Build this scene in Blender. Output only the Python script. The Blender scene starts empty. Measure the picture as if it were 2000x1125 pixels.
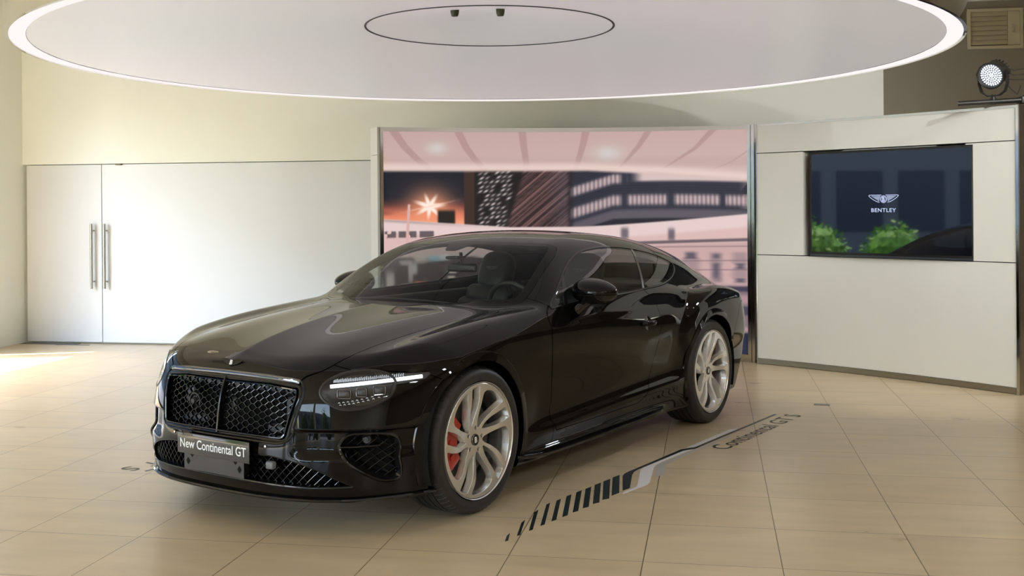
import bpy, bmesh, math, random
import numpy as np
from mathutils import Matrix, Vector

random.seed(7)
rng = np.random.default_rng(11)
S = bpy.context.scene
C = S.collection
PI = math.pi
R = math.radians

CAMROLL = -.00646; SKY_STRENGTH = 2.3; SUN_ENERGY = 15.0; MEMB = .27; RIM = 1.0; PRINT = .95; FILL_DOWN = 70.0; FILL_PANEL = 90; FILL_WASH = 430.0
CARYAW = math.radians(-124.21); NETS = .020

# ---------------------------------------------------------------- camera
CF, CY, CH = 2180.2, 407.9, 1.5484            # focal length and optical centre in pixels of the 2000 px frame, eye height
cam = bpy.data.cameras.new('camera'); cam_o = bpy.data.objects.new('camera', cam); C.objects.link(cam_o)
cam.sensor_width = 36; cam.lens = CF*36/2000; cam.shift_y = -(562.5-CY)/2000
cam.clip_end = 200
cam_o.matrix_world = Matrix.Translation((0, 0, CH)) @ Matrix.Rotation(PI/2, 4, 'X') @ Matrix.Rotation(CAMROLL, 4, 'Z')
S.camera = cam_o

# ---------------------------------------------------------------- sky, sun, exposure
S.view_settings.view_transform = 'Standard'; S.view_settings.look = 'None'
S.view_settings.exposure = 0.08; S.view_settings.gamma = 1; S.view_settings.use_curve_mapping = False
w = bpy.data.worlds.new('sky'); S.world = w; w.use_nodes = True
nt = w.node_tree; bg = nt.nodes['Background']
sky = nt.nodes.new('ShaderNodeTexSky'); sky.sky_type = 'NISHITA'; sky.sun_disc = False
sky.sun_elevation = R(62); sky.sun_rotation = R(258); sky.altitude = 50; sky.air_density = 1.2; sky.dust_density = 2.5; sky.ozone_density = 1.0
nt.links.new(sky.outputs[0], bg.inputs[0]); bg.inputs[1].default_value = SKY_STRENGTH
sun = bpy.data.lights.new('sun', 'SUN'); sun.energy = SUN_ENERGY; sun.angle = R(.5); sun.color = (1, .96, .9)
sun_o = bpy.data.objects.new('sun', sun); C.objects.link(sun_o)
_sd = Vector((.979*math.cos(R(62)), .204*math.cos(R(62)), -math.sin(R(62))))   # direction the light travels
sun_o.rotation_euler = _sd.to_track_quat('-Z', 'Y').to_euler(); sun_o.location = (-20, 0, 30)
S.cycles.max_bounces = 8; S.cycles.diffuse_bounces = 5; S.cycles.glossy_bounces = 5; S.cycles.transparent_max_bounces = 16
S.cycles.transmission_bounces = 4; S.cycles.sample_clamp_indirect = 6; S.cycles.caustics_reflective = False; S.cycles.caustics_refractive = False
S.cycles.blur_glossy = .1

# ---------------------------------------------------------------- helpers
def tag(o, label=None, cat=None, group=None, kind=None):
    if label: o['label'] = label
    if cat: o['category'] = cat
    if group: o['group'] = group
    if kind: o['kind'] = kind
    return o
def mat(name, col=(.5, .5, .5), rough=.5, metal=0, coat=0, ior=1.5, spec=None, emit=None, estr=0, croughness=.02):
    m = bpy.data.materials.new(name); m.use_nodes = True; b = m.node_tree.nodes['Principled BSDF']
    b.inputs['Base Color'].default_value = (*col, 1); b.inputs['Roughness'].default_value = rough
    b.inputs['Metallic'].default_value = metal; b.inputs['Coat Weight'].default_value = coat; b.inputs['Coat Roughness'].default_value = croughness
    b.inputs['IOR'].default_value = ior
    if spec is not None: b.inputs['Specular IOR Level'].default_value = spec
    if emit: b.inputs['Emission Color'].default_value = (*emit, 1); b.inputs['Emission Strength'].default_value = estr
    return m
def noise_into(m, scale=4, amt=.08, sock='Base Color', stretch=(1, 1, 1), detail=4):
    """multiply a socket's colour by a gentle procedural noise"""
    nt = m.node_tree; b = nt.nodes['Principled BSDF']
    tc = nt.nodes.new('ShaderNodeTexCoord'); mp = nt.nodes.new('ShaderNodeMapping'); nz = nt.nodes.new('ShaderNodeTexNoise')
    mp.inputs['Scale'].default_value = stretch; nz.inputs['Scale'].default_value = scale; nz.inputs['Detail'].default_value = detail
    nt.links.new(tc.outputs['Object'], mp.inputs[0]); nt.links.new(mp.outputs[0], nz.inputs[0])
    rr = nt.nodes.new('ShaderNodeMapRange'); nt.links.new(nz.outputs[0], rr.inputs[0])
    if sock == 'Base Color':
        c = list(b.inputs[sock].default_value)
        rr.inputs[1].default_value = .3; rr.inputs[2].default_value = .7; rr.inputs[3].default_value = 1-amt; rr.inputs[4].default_value = 1+amt
        vm = nt.nodes.new('ShaderNodeVectorMath'); vm.operation = 'SCALE'; vm.inputs[0].default_value = c[:3]
        nt.links.new(rr.outputs[0], vm.inputs['Scale']); nt.links.new(vm.outputs[0], b.inputs[sock])
    else:
        v = b.inputs[sock].default_value
        rr.inputs[3].default_value = v*(1-amt); rr.inputs[4].default_value = v*(1+amt)
        nt.links.new(rr.outputs[0], b.inputs[sock])
    return m
def thin_glass(name, tint=(.8, .85, .83), refl=1.0, ior=1.5, rough=0.0):
    m = bpy.data.materials.new(name); m.use_nodes = True; nt = m.node_tree; nt.nodes.clear()
    out = nt.nodes.new('ShaderNodeOutputMaterial'); mx = nt.nodes.new('ShaderNodeMixShader')
    tr = nt.nodes.new('ShaderNodeBsdfTransparent'); gl = nt.nodes.new('ShaderNodeBsdfGlossy'); fr = nt.nodes.new('ShaderNodeFresnel')
    tr.inputs[0].default_value = (*tint, 1); gl.inputs[1].default_value = rough
    ge = nt.nodes.new('ShaderNodeNewGeometry'); mr = nt.nodes.new('ShaderNodeMapRange'); mr.inputs[3].default_value = ior; mr.inputs[4].default_value = 1/ior   # same reflectance from both faces
    nt.links.new(ge.outputs['Backfacing'], mr.inputs[0]); nt.links.new(mr.outputs[0], fr.inputs[0])
    nt.links.new(fr.outputs[0], mx.inputs[0]); nt.links.new(tr.outputs[0], mx.inputs[1]); nt.links.new(gl.outputs[0], mx.inputs[2])
    nt.links.new(mx.outputs[0], out.inputs[0]); return m
def emis(name, col, st):
    m = bpy.data.materials.new(name); m.use_nodes = True; nt = m.node_tree; nt.nodes.clear()
    out = nt.nodes.new('ShaderNodeOutputMaterial'); e = nt.nodes.new('ShaderNodeEmission'); e.inputs[0].default_value = (*col, 1); e.inputs[1].default_value = st
    nt.links.new(e.outputs[0], out.inputs[0]); return m
def link(name, me, m=None, parent=None):
    o = bpy.data.objects.new(name, me); C.objects.link(o)
    if m is not None: me.materials.append(m)
    if parent is not None: o.parent = parent
    return o
def empty(name, loc=(0, 0, 0), rz=0, label=None, cat=None, group=None):
    o = bpy.data.objects.new(name, None); C.objects.link(o); o.location = loc; o.rotation_euler = (0, 0, rz); o.empty_display_size = .1
    return tag(o, label, cat, group)
class MB:
    def __init__(s): s.v = []; s.f = []
    def add(s, v, f):
        n = len(s.v); s.v += [tuple(map(float, p)) for p in v]; s.f += [tuple(int(i)+n for i in q) for q in f]; return s
    def box(s, lo, hi, M=None):
        v = [(x, y, z) for x in (lo[0], hi[0]) for y in (lo[1], hi[1]) for z in (lo[2], hi[2])]
        if M is not None: v = [M @ Vector(p) for p in v]
        return s.add(v, [(0, 1, 3, 2), (4, 6, 7, 5), (0, 4, 5, 1), (2, 3, 7, 6), (0, 2, 6, 4), (1, 5, 7, 3)])
    def rbox(s, lo, hi, r=.01, M=None, seg=3):
        bm = bmesh.new(); bmesh.ops.create_cube(bm, size=1)
        c = [(a+b)/2 for a, b in zip(lo, hi)]; d = [b-a for a, b in zip(lo, hi)]
        for v in bm.verts: v.co = Vector([c[k]+v.co[k]*d[k] for k in range(3)])
        bmesh.ops.bevel(bm, geom=bm.edges[:], offset=min(r, min(d)*.49), segments=seg, profile=.5, affect='EDGES')
        vs = [M @ v.co if M is not None else v.co.copy() for v in bm.verts]; bm.verts.index_update()
        fs = [[v.index for v in f.verts] for f in bm.faces]; bm.free(); return s.add(vs, fs)
    def cyl(s, p0, p1, r0, r1=None, n=24, cap=True):
        r1 = r0 if r1 is None else r1; p0 = Vector(p0); p1 = Vector(p1); t = (p1-p0).normalized()
        a = t.orthogonal().normalized(); b = t.cross(a); vs = []
        for p, r in ((p0, r0), (p1, r1)):
            for i in range(n): th = 2*PI*i/n; vs.append(p+(a*math.cos(th)+b*math.sin(th))*r)
        f = [(i, (i+1) % n, n+(i+1) % n, n+i) for i in range(n)]
        if cap: f += [tuple(range(n))[::-1], tuple(range(n, 2*n))]
        return s.add(vs, f)
    def tube(s, path, r, n=8, closed=False):
        P = [Vector(p) for p in path]; m = len(P); vs = []; prev = None
        for i in range(m):
            a = P[i-1] if (i > 0 or closed) else P[i]; b = P[(i+1) % m] if (i < m-1 or closed) else P[i]
            t = (b-a).normalized()
            u = t.orthogonal().normalized() if prev is None else (prev-t*prev.dot(t)).normalized(); prev = u
            wv = t.cross(u); rr = r(i/(m-1)) if callable(r) else r
            for k in range(n): th = 2*PI*k/n; vs.append(P[i]+(u*math.cos(th)+wv*math.sin(th))*rr)
        f = []
        for i in range(m if closed else m-1):
            for k in range(n): j = (i+1) % m; f.append((i*n+k, i*n+(k+1) % n, j*n+(k+1) % n, j*n+k))
        if not closed: f += [tuple(range(n))[::-1], tuple(range((m-1)*n, m*n))]
        return s.add(vs, f)
    def lathe(s, prof, M=None, n=48):
        """prof: (radius, height) along local z"""
        vs = []; m = len(prof)
        for r, z in prof:
            for k in range(n): th = 2*PI*k/n; p = Vector((r*math.cos(th), r*math.sin(th), z)); vs.append(M @ p if M is not None else p)
        f = [(i*n+k, i*n+(k+1) % n, (i+1)*n+(k+1) % n, (i+1)*n+k) for i in range(m-1) for k in range(n)]
        return s.add(vs, f)
    def prism(s, poly, a, b, M=None):
        """2D polygon extruded along local z from a to b"""
        n = len(poly); vs = [Vector((p[0], p[1], a)) for p in poly]+[Vector((p[0], p[1], b)) for p in poly]
        if M is not None: vs = [M @ p for p in vs]
        return s.add(vs, [tuple(range(n))[::-1], tuple(range(n, 2*n))]+[(i, (i+1) % n, n+(i+1) % n, n+i) for i in range(n)])
    def quad(s, pts): return s.add(pts, [tuple(range(len(pts)))])
    def ell(s, c, r, n=20, m=12, M=None, p=1.0):
        vs = []; f = []
        def sp(x): return math.copysign(abs(x)**p, x)
        for i in range(m+1):
            ph = -PI/2+PI*i/m
            for k in range(n):
                th = 2*PI*k/n
                q = Vector((c[0]+r[0]*sp(math.cos(ph))*sp(math.cos(th)), c[1]+r[1]*sp(math.cos(ph))*sp(math.sin(th)), c[2]+r[2]*sp(math.sin(ph))))
                vs.append(M @ q if M is not None else q)
        for i in range(m):
            for k in range(n): f.append((i*n+k, i*n+(k+1) % n, (i+1)*n+(k+1) % n, (i+1)*n+k))
        return s.add(vs, f)
    def obj(s, name, m, parent=None, smooth=35, fix=True):
        me = bpy.data.meshes.new(name); me.from_pydata(s.v, [], s.f)
        if fix:
            bm = bmesh.new(); bm.from_mesh(me); bmesh.ops.remove_doubles(bm, verts=bm.verts, dist=1e-6); bmesh.ops.recalc_face_normals(bm, faces=bm.faces); bm.to_mesh(me); bm.free()
        if smooth:
            me.polygons.foreach_set('use_smooth', [True]*len(me.polygons)); me.set_sharp_from_angle(angle=R(smooth))
        return link(name, me, m, parent)
def text_mesh(txt, size=1.0, extrude=0.0, bold=0.0, align='CENTER', spacing=1.0):
    """(verts, faces) of a text in the built-in font, in its own xy plane"""
    cu = bpy.data.curves.new('t', 'FONT'); cu.body = txt; cu.size = size; cu.extrude = extrude; cu.offset = bold; cu.align_x = align; cu.align_y = 'CENTER'
    cu.space_character = spacing; cu.resolution_u = 4
    o = bpy.data.objects.new('t', cu); C.objects.link(o); dg = bpy.context.evaluated_depsgraph_get(); me = o.evaluated_get(dg).to_mesh()
    v = [p.co.copy() for p in me.vertices]; f = [tuple(p.vertices) for p in me.polygons]
    o.evaluated_get(dg).to_mesh_clear(); bpy.data.objects.remove(o); bpy.data.curves.remove(cu); return v, f
def fit_text(txt, w, h, **k):
    """text scaled to a width and height, centred"""
    v, f = text_mesh(txt, 1.0, **k)
    x0 = min(p.x for p in v); x1 = max(p.x for p in v); y0 = min(p.y for p in v); y1 = max(p.y for p in v)
    return [Vector(((p.x-(x0+x1)/2)/(x1-x0)*w, (p.y-(y0+y1)/2)/(y1-y0)*h, p.z)) for p in v], f

# ---------------------------------------------------------------- room (its own axes are turned 10.1 degrees)
TA = -0.1768
RM = Matrix.Rotation(TA, 4, 'Z')
def rw(a, b, z=0): return RM @ Vector((a, b, z))
def robj(mb, name, m, smooth=None, kind=None, **k):
    o = mb.obj(name, m, smooth=smooth, **k); o.matrix_world = RM.copy()
    if kind: o['kind'] = kind
    return o
M_wall = noise_into(mat('cream_wall_paint', (.82, .85, .80), .55), 1.2, .015)
M_panel = noise_into(mat('white_lacquer_panel', (.68, .71, .735), .35), 1.5, .012)
M_brown = noise_into(mat('taupe_wall_paint', (.22, .175, .12), .6), 1.5, .03)
M_ceil = mat('ceiling_paint', (.66, .64, .57), .8)
M_dark = mat('dark_gap', (.02, .02, .018), .7)
M_chrome = mat('polished_steel', (.62, .61, .58), .10, 1)
M_bsteel = noise_into(mat('brushed_steel', (.52, .49, .44), .26, 1), 60, .25, 'Roughness', (1, 1, .03))
M_conc = noise_into(mat('outdoor_paving', (.15, .15, .152), .8), .8, .12)

# floor tiles
M_floor = bpy.data.materials.new('beige_floor_tile'); M_floor.use_nodes = True
nt = M_floor.node_tree; b = nt.nodes['Principled BSDF']
tc = nt.nodes.new('ShaderNodeTexCoord'); mp = nt.nodes.new('ShaderNodeMapping'); br = nt.nodes.new('ShaderNodeTexBrick')
mp.inputs['Location'].default_value = (.305+.596*40, -5.506+.596*40, 0)
nt.links.new(tc.outputs['Object'], mp.inputs[0]); nt.links.new(mp.outputs[0], br.inputs[0])
br.offset = 0; br.squash = 1; br.inputs['Scale'].default_value = 1; br.inputs['Mortar Size'].default_value = .0022; br.inputs['Mortar Smooth'].default_value = .1
br.inputs['Brick Width'].default_value = .596; br.inputs['Row Height'].default_value = .596; br.inputs['Bias'].default_value = 0
br.inputs['Color1'].default_value = (.55, .44, .285, 1); br.inputs['Color2'].default_value = (.585, .475, .31, 1); br.inputs['Mortar'].default_value = (.10, .075, .045, 1)
n1 = nt.nodes.new('ShaderNodeTexNoise'); m1 = nt.nodes.new('ShaderNodeMapping'); m1.inputs['Scale'].default_value = (1.2, 5.0, 1); n1.inputs['Scale'].default_value = 1.6; n1.inputs['Detail'].default_value = 6
nt.links.new(tc.outputs['Object'], m1.inputs[0]); nt.links.new(m1.outputs[0], n1.inputs[0])
r1 = nt.nodes.new('ShaderNodeMapRange'); r1.inputs[1].default_value = .3; r1.inputs[2].default_value = .7; r1.inputs[3].default_value = .90; r1.inputs[4].default_value = 1.08
nt.links.new(n1.outputs[0], r1.inputs[0]); vm = nt.nodes.new('ShaderNodeVectorMath'); vm.operation = 'SCALE'
nt.links.new(br.outputs[0], vm.inputs[0]); nt.links.new(r1.outputs[0], vm.inputs['Scale']); nt.links.new(vm.outputs[0], b.inputs['Base Color'])
r2 = nt.nodes.new('ShaderNodeMapRange'); r2.inputs[3].default_value = .24; r2.inputs[4].default_value = .36; nt.links.new(n1.outputs[0], r2.inputs[0]); nt.links.new(r2.outputs[0], b.inputs['Roughness'])
b.inputs['IOR'].default_value = 1.5
AL, BB, BF, AR, CZ = -8.02, 12.01, -4.5, 8.0, 4.06
robj(MB().box((AL-.2, BF-.2, -.12), (AR+.2, 14.7, 0)), 'floor', M_floor, kind='structure')
robj(MB().box((AL-.3, BF-.3, CZ), (AR+.3, 14.8, CZ+.15)), 'ceiling', M_ceil, kind='structure')
# back wall: a deep band above, recessed door leaves below
mb = MB().box((AL-.3, BB-.03, 2.105), (1.75, BB+.22, CZ+.02)); mb.box((AL-.3, BB+.06, -.05), (1.75, BB+.22, 2.11)); mb.box((.05, BB, 0), (1.75, BB+.07, 2.105))
robj(mb, 'wall_back', M_wall, kind='structure')
robj(MB().box((1.0, 14.5, -.05), (AR+.2, 14.7, CZ+.02)), 'wall_alcove', M_brown, kind='structure')
mb = MB().box((AL-.22, 10.82, -.05), (AL, BB+.22, CZ+.02)).box((AL-.22, BF, 3.06), (AL, 10.83, CZ+.02)).box((AL-.22, 10.44, -.05), (AL, 10.64, 3.07))
for bb in (4.6, 1.0, -2.2): mb.box((AL-.22, bb-.2, -.05), (AL, bb+.2, 3.07))
mb.box((AL-.22, BF-.2, -.05), (AL, BF+.3, 3.07))
robj(mb, 'wall_left', M_wall, kind='structure')
robj(MB().box((AR, BF-.2, -.05), (AR+.2, 14.7, CZ+.02)), 'wall_right', M_brown, kind='structure')
mb = MB().box((AL-.2, BF-.2, 3.3), (AR+.2, BF, CZ+.02))
for aa in (-5.0,): mb.box((aa-.12, BF-.2, -.05), (aa+.12, BF, 3.31))
mb.box((-2.8, BF-.2, -.05), (AR+.2, BF, 3.31))
robj(mb, 'wall_front', M_wall, kind='structure')
# window frames in the openings
M_frame = mat('dark_window_frame', (.05, .05, .055), .4, .6)
def frame_a(name, b0, b1, z1, n):
    mb = MB(); x0, x1 = AL-.15, AL-.08
    for i in range(n+1):
        bb = b0+(b1-b0)*i/n; mb.box((x0, bb-.025, 0), (x1, bb+.025, z1))
    mb.box((x0, b0, 0), (x1, b1, .06)).box((x0, b0, z1-.05), (x1, b1, z1))
    robj(mb, name, M_frame, kind='structure')
frame_a('window_1', 4.83, 10.41, 3.03, 1); frame_a('window_2', 1.23, 4.37, 3.03, 1); frame_a('window_3', -1.97, .77, 3.03, 1)
# the two doors
def door(name, a0, a1, ha, lab):
    d = robj(MB().rbox((a0+.004, BB, .018), (a1-.004, BB+.05, 2.097), .002, seg=1), name, M_panel, kind='structure')
    h = MB().cyl((ha, BB-.062, .65), (ha, BB-.062, 1.405), .0165)
    for z in (.73, 1.325): h.cyl((ha, BB-.062, z), (ha, BB+.002, z), .009, n=12)
    o = h.obj('door_handle', M_bsteel, d); o['label'] = 'long brushed steel bar handle'
    return d
door('door_1', AL+.03, -7.02, -7.12, ''); door('door_2', -7.02, .05, -6.955, '')
robj(MB().box((-6.83, BB-.034, 2.088), (-6.76, BB+.02, 2.103)), 'door_stop', mat('olive_metal', (.12, .12, .06), .5)); tag(bpy.data.objects['door_stop'], 'small dark bracket on the seam above the white sliding door', 'door bracket')
robj(MB().box((AL+.02, BB-.13, .0), (-7.28, BB-.03, .004)).box((AL+.5, BB-.17, .0), (-7.1, BB-.13, .003)), 'floor_track', mat('track_steel', (.16, .16, .15), .5, .7)); tag(bpy.data.objects['floor_track'], 'thin dark metal track in the floor in front of the left door leaf', 'floor track')
# louvred access panel high on the taupe wall
lv = empty('louvre_panel', rw(3.45, 14.5, 3.47), TA, 'cream louvred access panel with a small latch, high on the taupe wall', 'louvre panel')
M_cream = mat('cream_metal', (.44, .36, .22), .45)
def fr(mb, x0, x1, z0, z1, t, y0, y1):
    return mb.box((x0, y0, z0), (x1, y1, z0+t)).box((x0, y0, z1-t), (x1, y1, z1)).box((x0, y0, z0+t), (x0+t, y1, z1-t)).box((x1-t, y0, z0+t), (x1, y1, z1-t))
fr(MB(), -.34, .30, 0, .49, .035, -.03, 0).obj('frame', M_cream, lv, smooth=None)
mb = MB()
for k in range(7):
    z = .05+k*.058; mb.add([(-.30, -.005, z+.012), (.12, -.005, z+.012), (.12, -.028, z), (-.30, -.028, z), (-.30, -.005, z+.058), (.12, -.005, z+.058), (.12, -.001, z+.012), (-.30, -.001, z+.012)], [(0, 1, 2, 3), (3, 2, 5, 4), (0, 3, 4, 7), (1, 6, 5, 2)])
mb.obj('louvre_slats', M_cream, lv, smooth=None, fix=False)
MB().box((.125, -.02, .04), (.262, -.003, .45)).obj('panel_door', M_cream, lv, smooth=None)
MB().box((.175, -.03, .20), (.20, -.02, .29)).obj('latch', M_bsteel, lv, smooth=None)
o = MB().cyl((0, 0, -.03), (0, 0, 0), .07, .05).obj('smoke_detector', mat('white_plastic', (.6, .58, .5), .4)); o.location = rw(3.15, 13.2, CZ); tag(o, 'small round smoke detector on the ceiling at the upper right corner', 'smoke detector')

# downlights added out of view beyond the round light, as extra fill
M_dl = emis('fill_lamp_glow', (1.0, .90, .74), 6)
for a_, b_ in ((4.4, 10.6), (6.6, 9.6), (4.9, 6.0), (6.8, 6.0), (7.0, 3.6), (-3.6, -2.6)):
    dn = empty('fill_downlight', rw(a_, b_, CZ), 0, 'added unseen round downlight in the ceiling outside the big disc', 'fill_downlight', 'added ceiling downlights')
    MB().lathe([(.075, -.002), (.095, -.006), (.10, 0)], n=32).obj('trim_ring', bpy.data.materials['white_plastic'], dn); MB().lathe([(.0, -.001), (.075, -.001)], n=32).obj('glowing_lens', M_dl, dn, smooth=None, fix=False)
    L = bpy.data.lights.new('fill_downlight_lamp', 'SPOT'); L.energy = FILL_DOWN; L.spot_size = R(125); L.spot_blend = .8; L.shadow_soft_size = .07; L.color = (1.0, .98, .94)
    lo_ = bpy.data.objects.new('fill_downlight_lamp', L); C.objects.link(lo_); lo_.parent = dn; lo_.location = (0, 0, -.02)

# black track spots added out of view to brighten the display walls
for (px_, py_), tgt, en in (((4.6, 4.6), (3.5, 10.0, 1.2), FILL_WASH), ((3.4, 3.2), (2.6, 10.9, 1.5), FILL_WASH), ((5.4, 6.0), (4.0, 9.4, 1.2), FILL_WASH*.6), ((2.4, 1.5), (1.8, 11.8, 2.9), FILL_WASH*.8), ((-3.6, 2.2), (-2.4, 12.4, 2.9), FILL_WASH*.35)):
    sp = empty('fill_spotlight', (px_, py_, CZ), 0, 'added unseen black ceiling spotlight aimed at the display walls', 'spotlight', 'added ceiling spotlights'); d_ = (Vector(tgt)-Vector((px_, py_, CZ-.22))).normalized(); Ms = Matrix.Translation((0, 0, -.22)) @ d_.to_track_quat('Z', 'Y').to_matrix().to_4x4()
    MB().cyl((0, 0, 0), (0, 0, -.20), .012, n=10).obj('stem', M_dark, sp); MB().lathe([(0, -.10), (.045, -.10), (.055, -.08), (.055, .08), (.048, .08), (.044, .05)], Ms, 28).obj('lamp_head', M_dark, sp); MB().lathe([(0, .05), (.044, .05)], Ms, 24).obj('lens', M_dl, sp, smooth=None, fix=False)
    L = bpy.data.lights.new('fill_spot_beam', 'SPOT'); L.energy = en; L.spot_size = R(52); L.spot_blend = .9; L.shadow_soft_size = .05; L.color = (1, .975, .93)
    lo_ = bpy.data.objects.new('fill_spot_beam', L); C.objects.link(lo_); lo_.parent = sp; lo_.matrix_local = Matrix.Translation(Vector((0, 0, -.22))+d_*.09) @ d_.to_track_quat('-Z', 'Y').to_matrix().to_4x4()
# flat led panels added to the unseen ceiling to light the room's right side
M_pl = emis('fill_panel_glow', (.93, .96, 1.0), 5)
for a_, b_ in ((2.6, -1.2), (4.6, 1.4), (6.2, 4.4), (5.0, -2.4)):
    dn = empty('fill_ceiling_panel', rw(a_, b_, CZ), TA, 'added unseen flat led ceiling panel on the right side of the room', 'ceiling panel', 'added led ceiling panels')
    fr_b = MB().box((-.62, -.17, -.03), (.62, -.15, 0)).box((-.62, .15, -.03), (.62, .17, 0)).box((-.62, -.15, -.03), (-.60, .15, 0)).box((.60, -.15, -.03), (.62, .15, 0)); fr_b.obj('panel_frame', bpy.data.materials['white_plastic'], dn, smooth=None)
    MB().box((-.60, -.15, -.02), (.60, .15, -.015)).obj('diffuser', M_pl, dn, smooth=None)
    L = bpy.data.lights.new('fill_panel_lamp', 'AREA'); L.shape = 'RECTANGLE'; L.size = 1.2; L.size_y = .3; L.energy = FILL_PANEL; L.color = (.96, .98, 1.0); L.spread = R(150)
    lo_ = bpy.data.objects.new('fill_panel_lamp', L); C.objects.link(lo_); lo_.parent = dn; lo_.location = (0, 0, -.032)

# ---------------------------------------------------------------- big round ceiling light over the car
DC = (-.14, 7.40); DZ = 2.548; DR = 2.93
dl = empty('ceiling_disc_light', (DC[0], DC[1], DZ), 0, 'huge round suspended ceiling light with a bright rim over the car', 'ceiling light')
M_memb = bpy.data.materials.new('stretch_membrane'); M_memb.use_nodes = True
nt = M_memb.node_tree; b = nt.nodes['Principled BSDF']; b.inputs['Roughness'].default_value = .32; b.inputs['Base Color'].default_value = (.70, .735, .80, 1)
tc = nt.nodes.new('ShaderNodeTexCoord'); nz = nt.nodes.new('ShaderNodeTexNoise'); nz.inputs['Scale'].default_value = .42; nz.inputs['Detail'].default_value = 1.5
cr = nt.nodes.new('ShaderNodeValToRGB'); cr.color_ramp.elements[0].position = .35; cr.color_ramp.elements[0].color = (.68, .73, .80, 1); cr.color_ramp.elements[1].position = .65; cr.color_ramp.elements[1].color = (.80, .75, .87, 1)
nt.links.new(tc.outputs['Object'], nz.inputs[0]); nt.links.new(nz.outputs[0], cr.inputs[0]); nt.links.new(cr.outputs[0], b.inputs['Emission Color']); b.inputs['Emission Strength'].default_value = MEMB
def drop(r): return .197*((2.82-r)/(2.82-.82))**1.15
prof = [(2.82-(2.82-.826)*i/24, 0) for i in range(25)]; prof = [(r, .006+drop(r)) for r, _ in prof]
MB().lathe(prof, n=160).obj('membrane', M_memb, dl, fix=False)
MB().lathe([(.812-.70*i/10, .006+drop(.82)+.10*(i/10)**1.2) for i in range(11)]+[(.001, .31)], n=120).obj('centre_membrane', M_memb, dl, fix=False)
mb = MB().lathe([(.812, .200), (.812, .235), (.826, .235), (.826, .200), (.819, .197), (.812, .200)], n=120); mb.obj('seam_ring', mat('seam_dark', (.06, .06, .06), .6), dl)
MB().lathe([(2.822, .003), (2.912, .0)], n=200).obj('glowing_rim', emis('warm_white_led_diffuser', (1.0, .90, .885), RIM), dl, fix=False)
o = MB().lathe([(2.912, .006), (2.912, -.006), (2.93, -.006), (2.93, .44), (2.90, .46), (.2, .46)], n=240).obj('mirror_band', mat('mirror_steel', (.80, .80, .78), .03, 1), dl)
o['label'] = 'mirror polished outer band'
for k in range(6):
    th = k*PI/3+.4; MB().cyl((2.3*math.cos(th), 2.3*math.sin(th), .45), (2.3*math.cos(th), 2.3*math.sin(th), CZ-DZ), .008, n=8).obj('suspension_rod', M_dark, dl)
M_spk = mat('sprinkler_bronze', (.05, .055, .03), .4, .6)
for x in (-.21, .075):
    o = MB().lathe([(.0, -.048), (.020, -.046), (.026, -.028), (.028, -.004), (.018, .02), (.018, .10)], n=20).obj('sprinkler_head', M_spk)
    o.location = (DC[0]+.0+x, DC[1]-.42, DZ+.253)
    tag(o, 'small dark sprinkler head, %s of the two at the middle of the round light' % ('left' if x < 0 else 'right'), 'sprinkler head', 'sprinkler heads in the ceiling light')

# ---------------------------------------------------------------- curved display walls
def arcp(A, deg, dr=0, z=0): return Vector((A[0]+(A[2]+dr)*math.cos(R(deg)), A[1]+(A[2]+dr)*math.sin(R(deg)), z))
def arcbox(mb, A, d0, d1, r0, r1, z0, z1, n=24):
    """curved slab between two angles, two radii offsets and two heights"""
    vs = []
    for i in range(n+1):
        d = d0+(d1-d0)*i/n
        for dr, z in ((r0, z0), (r1, z0), (r1, z1), (r0, z1)): vs.append(arcp(A, d, dr, z))
    f = [(i*4+k, i*4+(k+1) % 4, (i+1)*4+(k+1) % 4, (i+1)*4+k) for i in range(n) for k in range(4)]+[(0, 1, 2, 3), (n*4+3, n*4+2, n*4+1, n*4)]
    return mb.add(vs, f)
GA = (.6017, 5.3228, 6.1083); g0, g1 = 108.25, 73.02
TAc = (-5.366, 2.4981, 11.5801); t0, t1 = 47.72, 34.93
GH = 2.373
M_wpanel = noise_into(mat('matt_cream_board', (.72, .74, .71), .42), 1.3, .02)
# light box with the city print
gb = empty('light_box_wall', (.6, 11.45, 0), 0, 'curved light box wall showing a blurred pink and navy night city street', 'light box')
def under(o, root): o.parent = root; o.matrix_parent_inverse = Matrix.Translation(-Vector(root.location)); return o
o = under(arcbox(MB(), GA, g0, g1, .03, .30, 0, GH-.004, 30).obj('carcass', M_panel), gb)
mb = MB(); arcbox(mb, GA, g0, g1, -.004, .03, GH-.042, GH, 40); arcbox(mb, GA, g0, g0-.30, -.006, .03, 0, GH, 2); arcbox(mb, GA, g1+.22, g1, -.006, .03, 0, GH, 2); arcbox(mb, GA, g0-.3, g1+.22, -.004, .03, .0, .075, 40)
o = under(mb.obj('steel_frame', M_chrome, smooth=30), gb)
mb = MB().box((-.02, 0, 0), (.004, .30, 2.095)).box((-.02, 0, 2.1), (.004, .30, GH)); o = mb.obj('side_panel', M_panel, smooth=None); o.matrix_world = Matrix.Translation((-1.319, 11.122, 0)) @ Matrix.Rotation(R(20), 4, 'Z'); mw = o.matrix_world.copy(); o.parent = gb; o.matrix_parent_inverse = Matrix.Translation(-Vector(gb.location)); 
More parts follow.
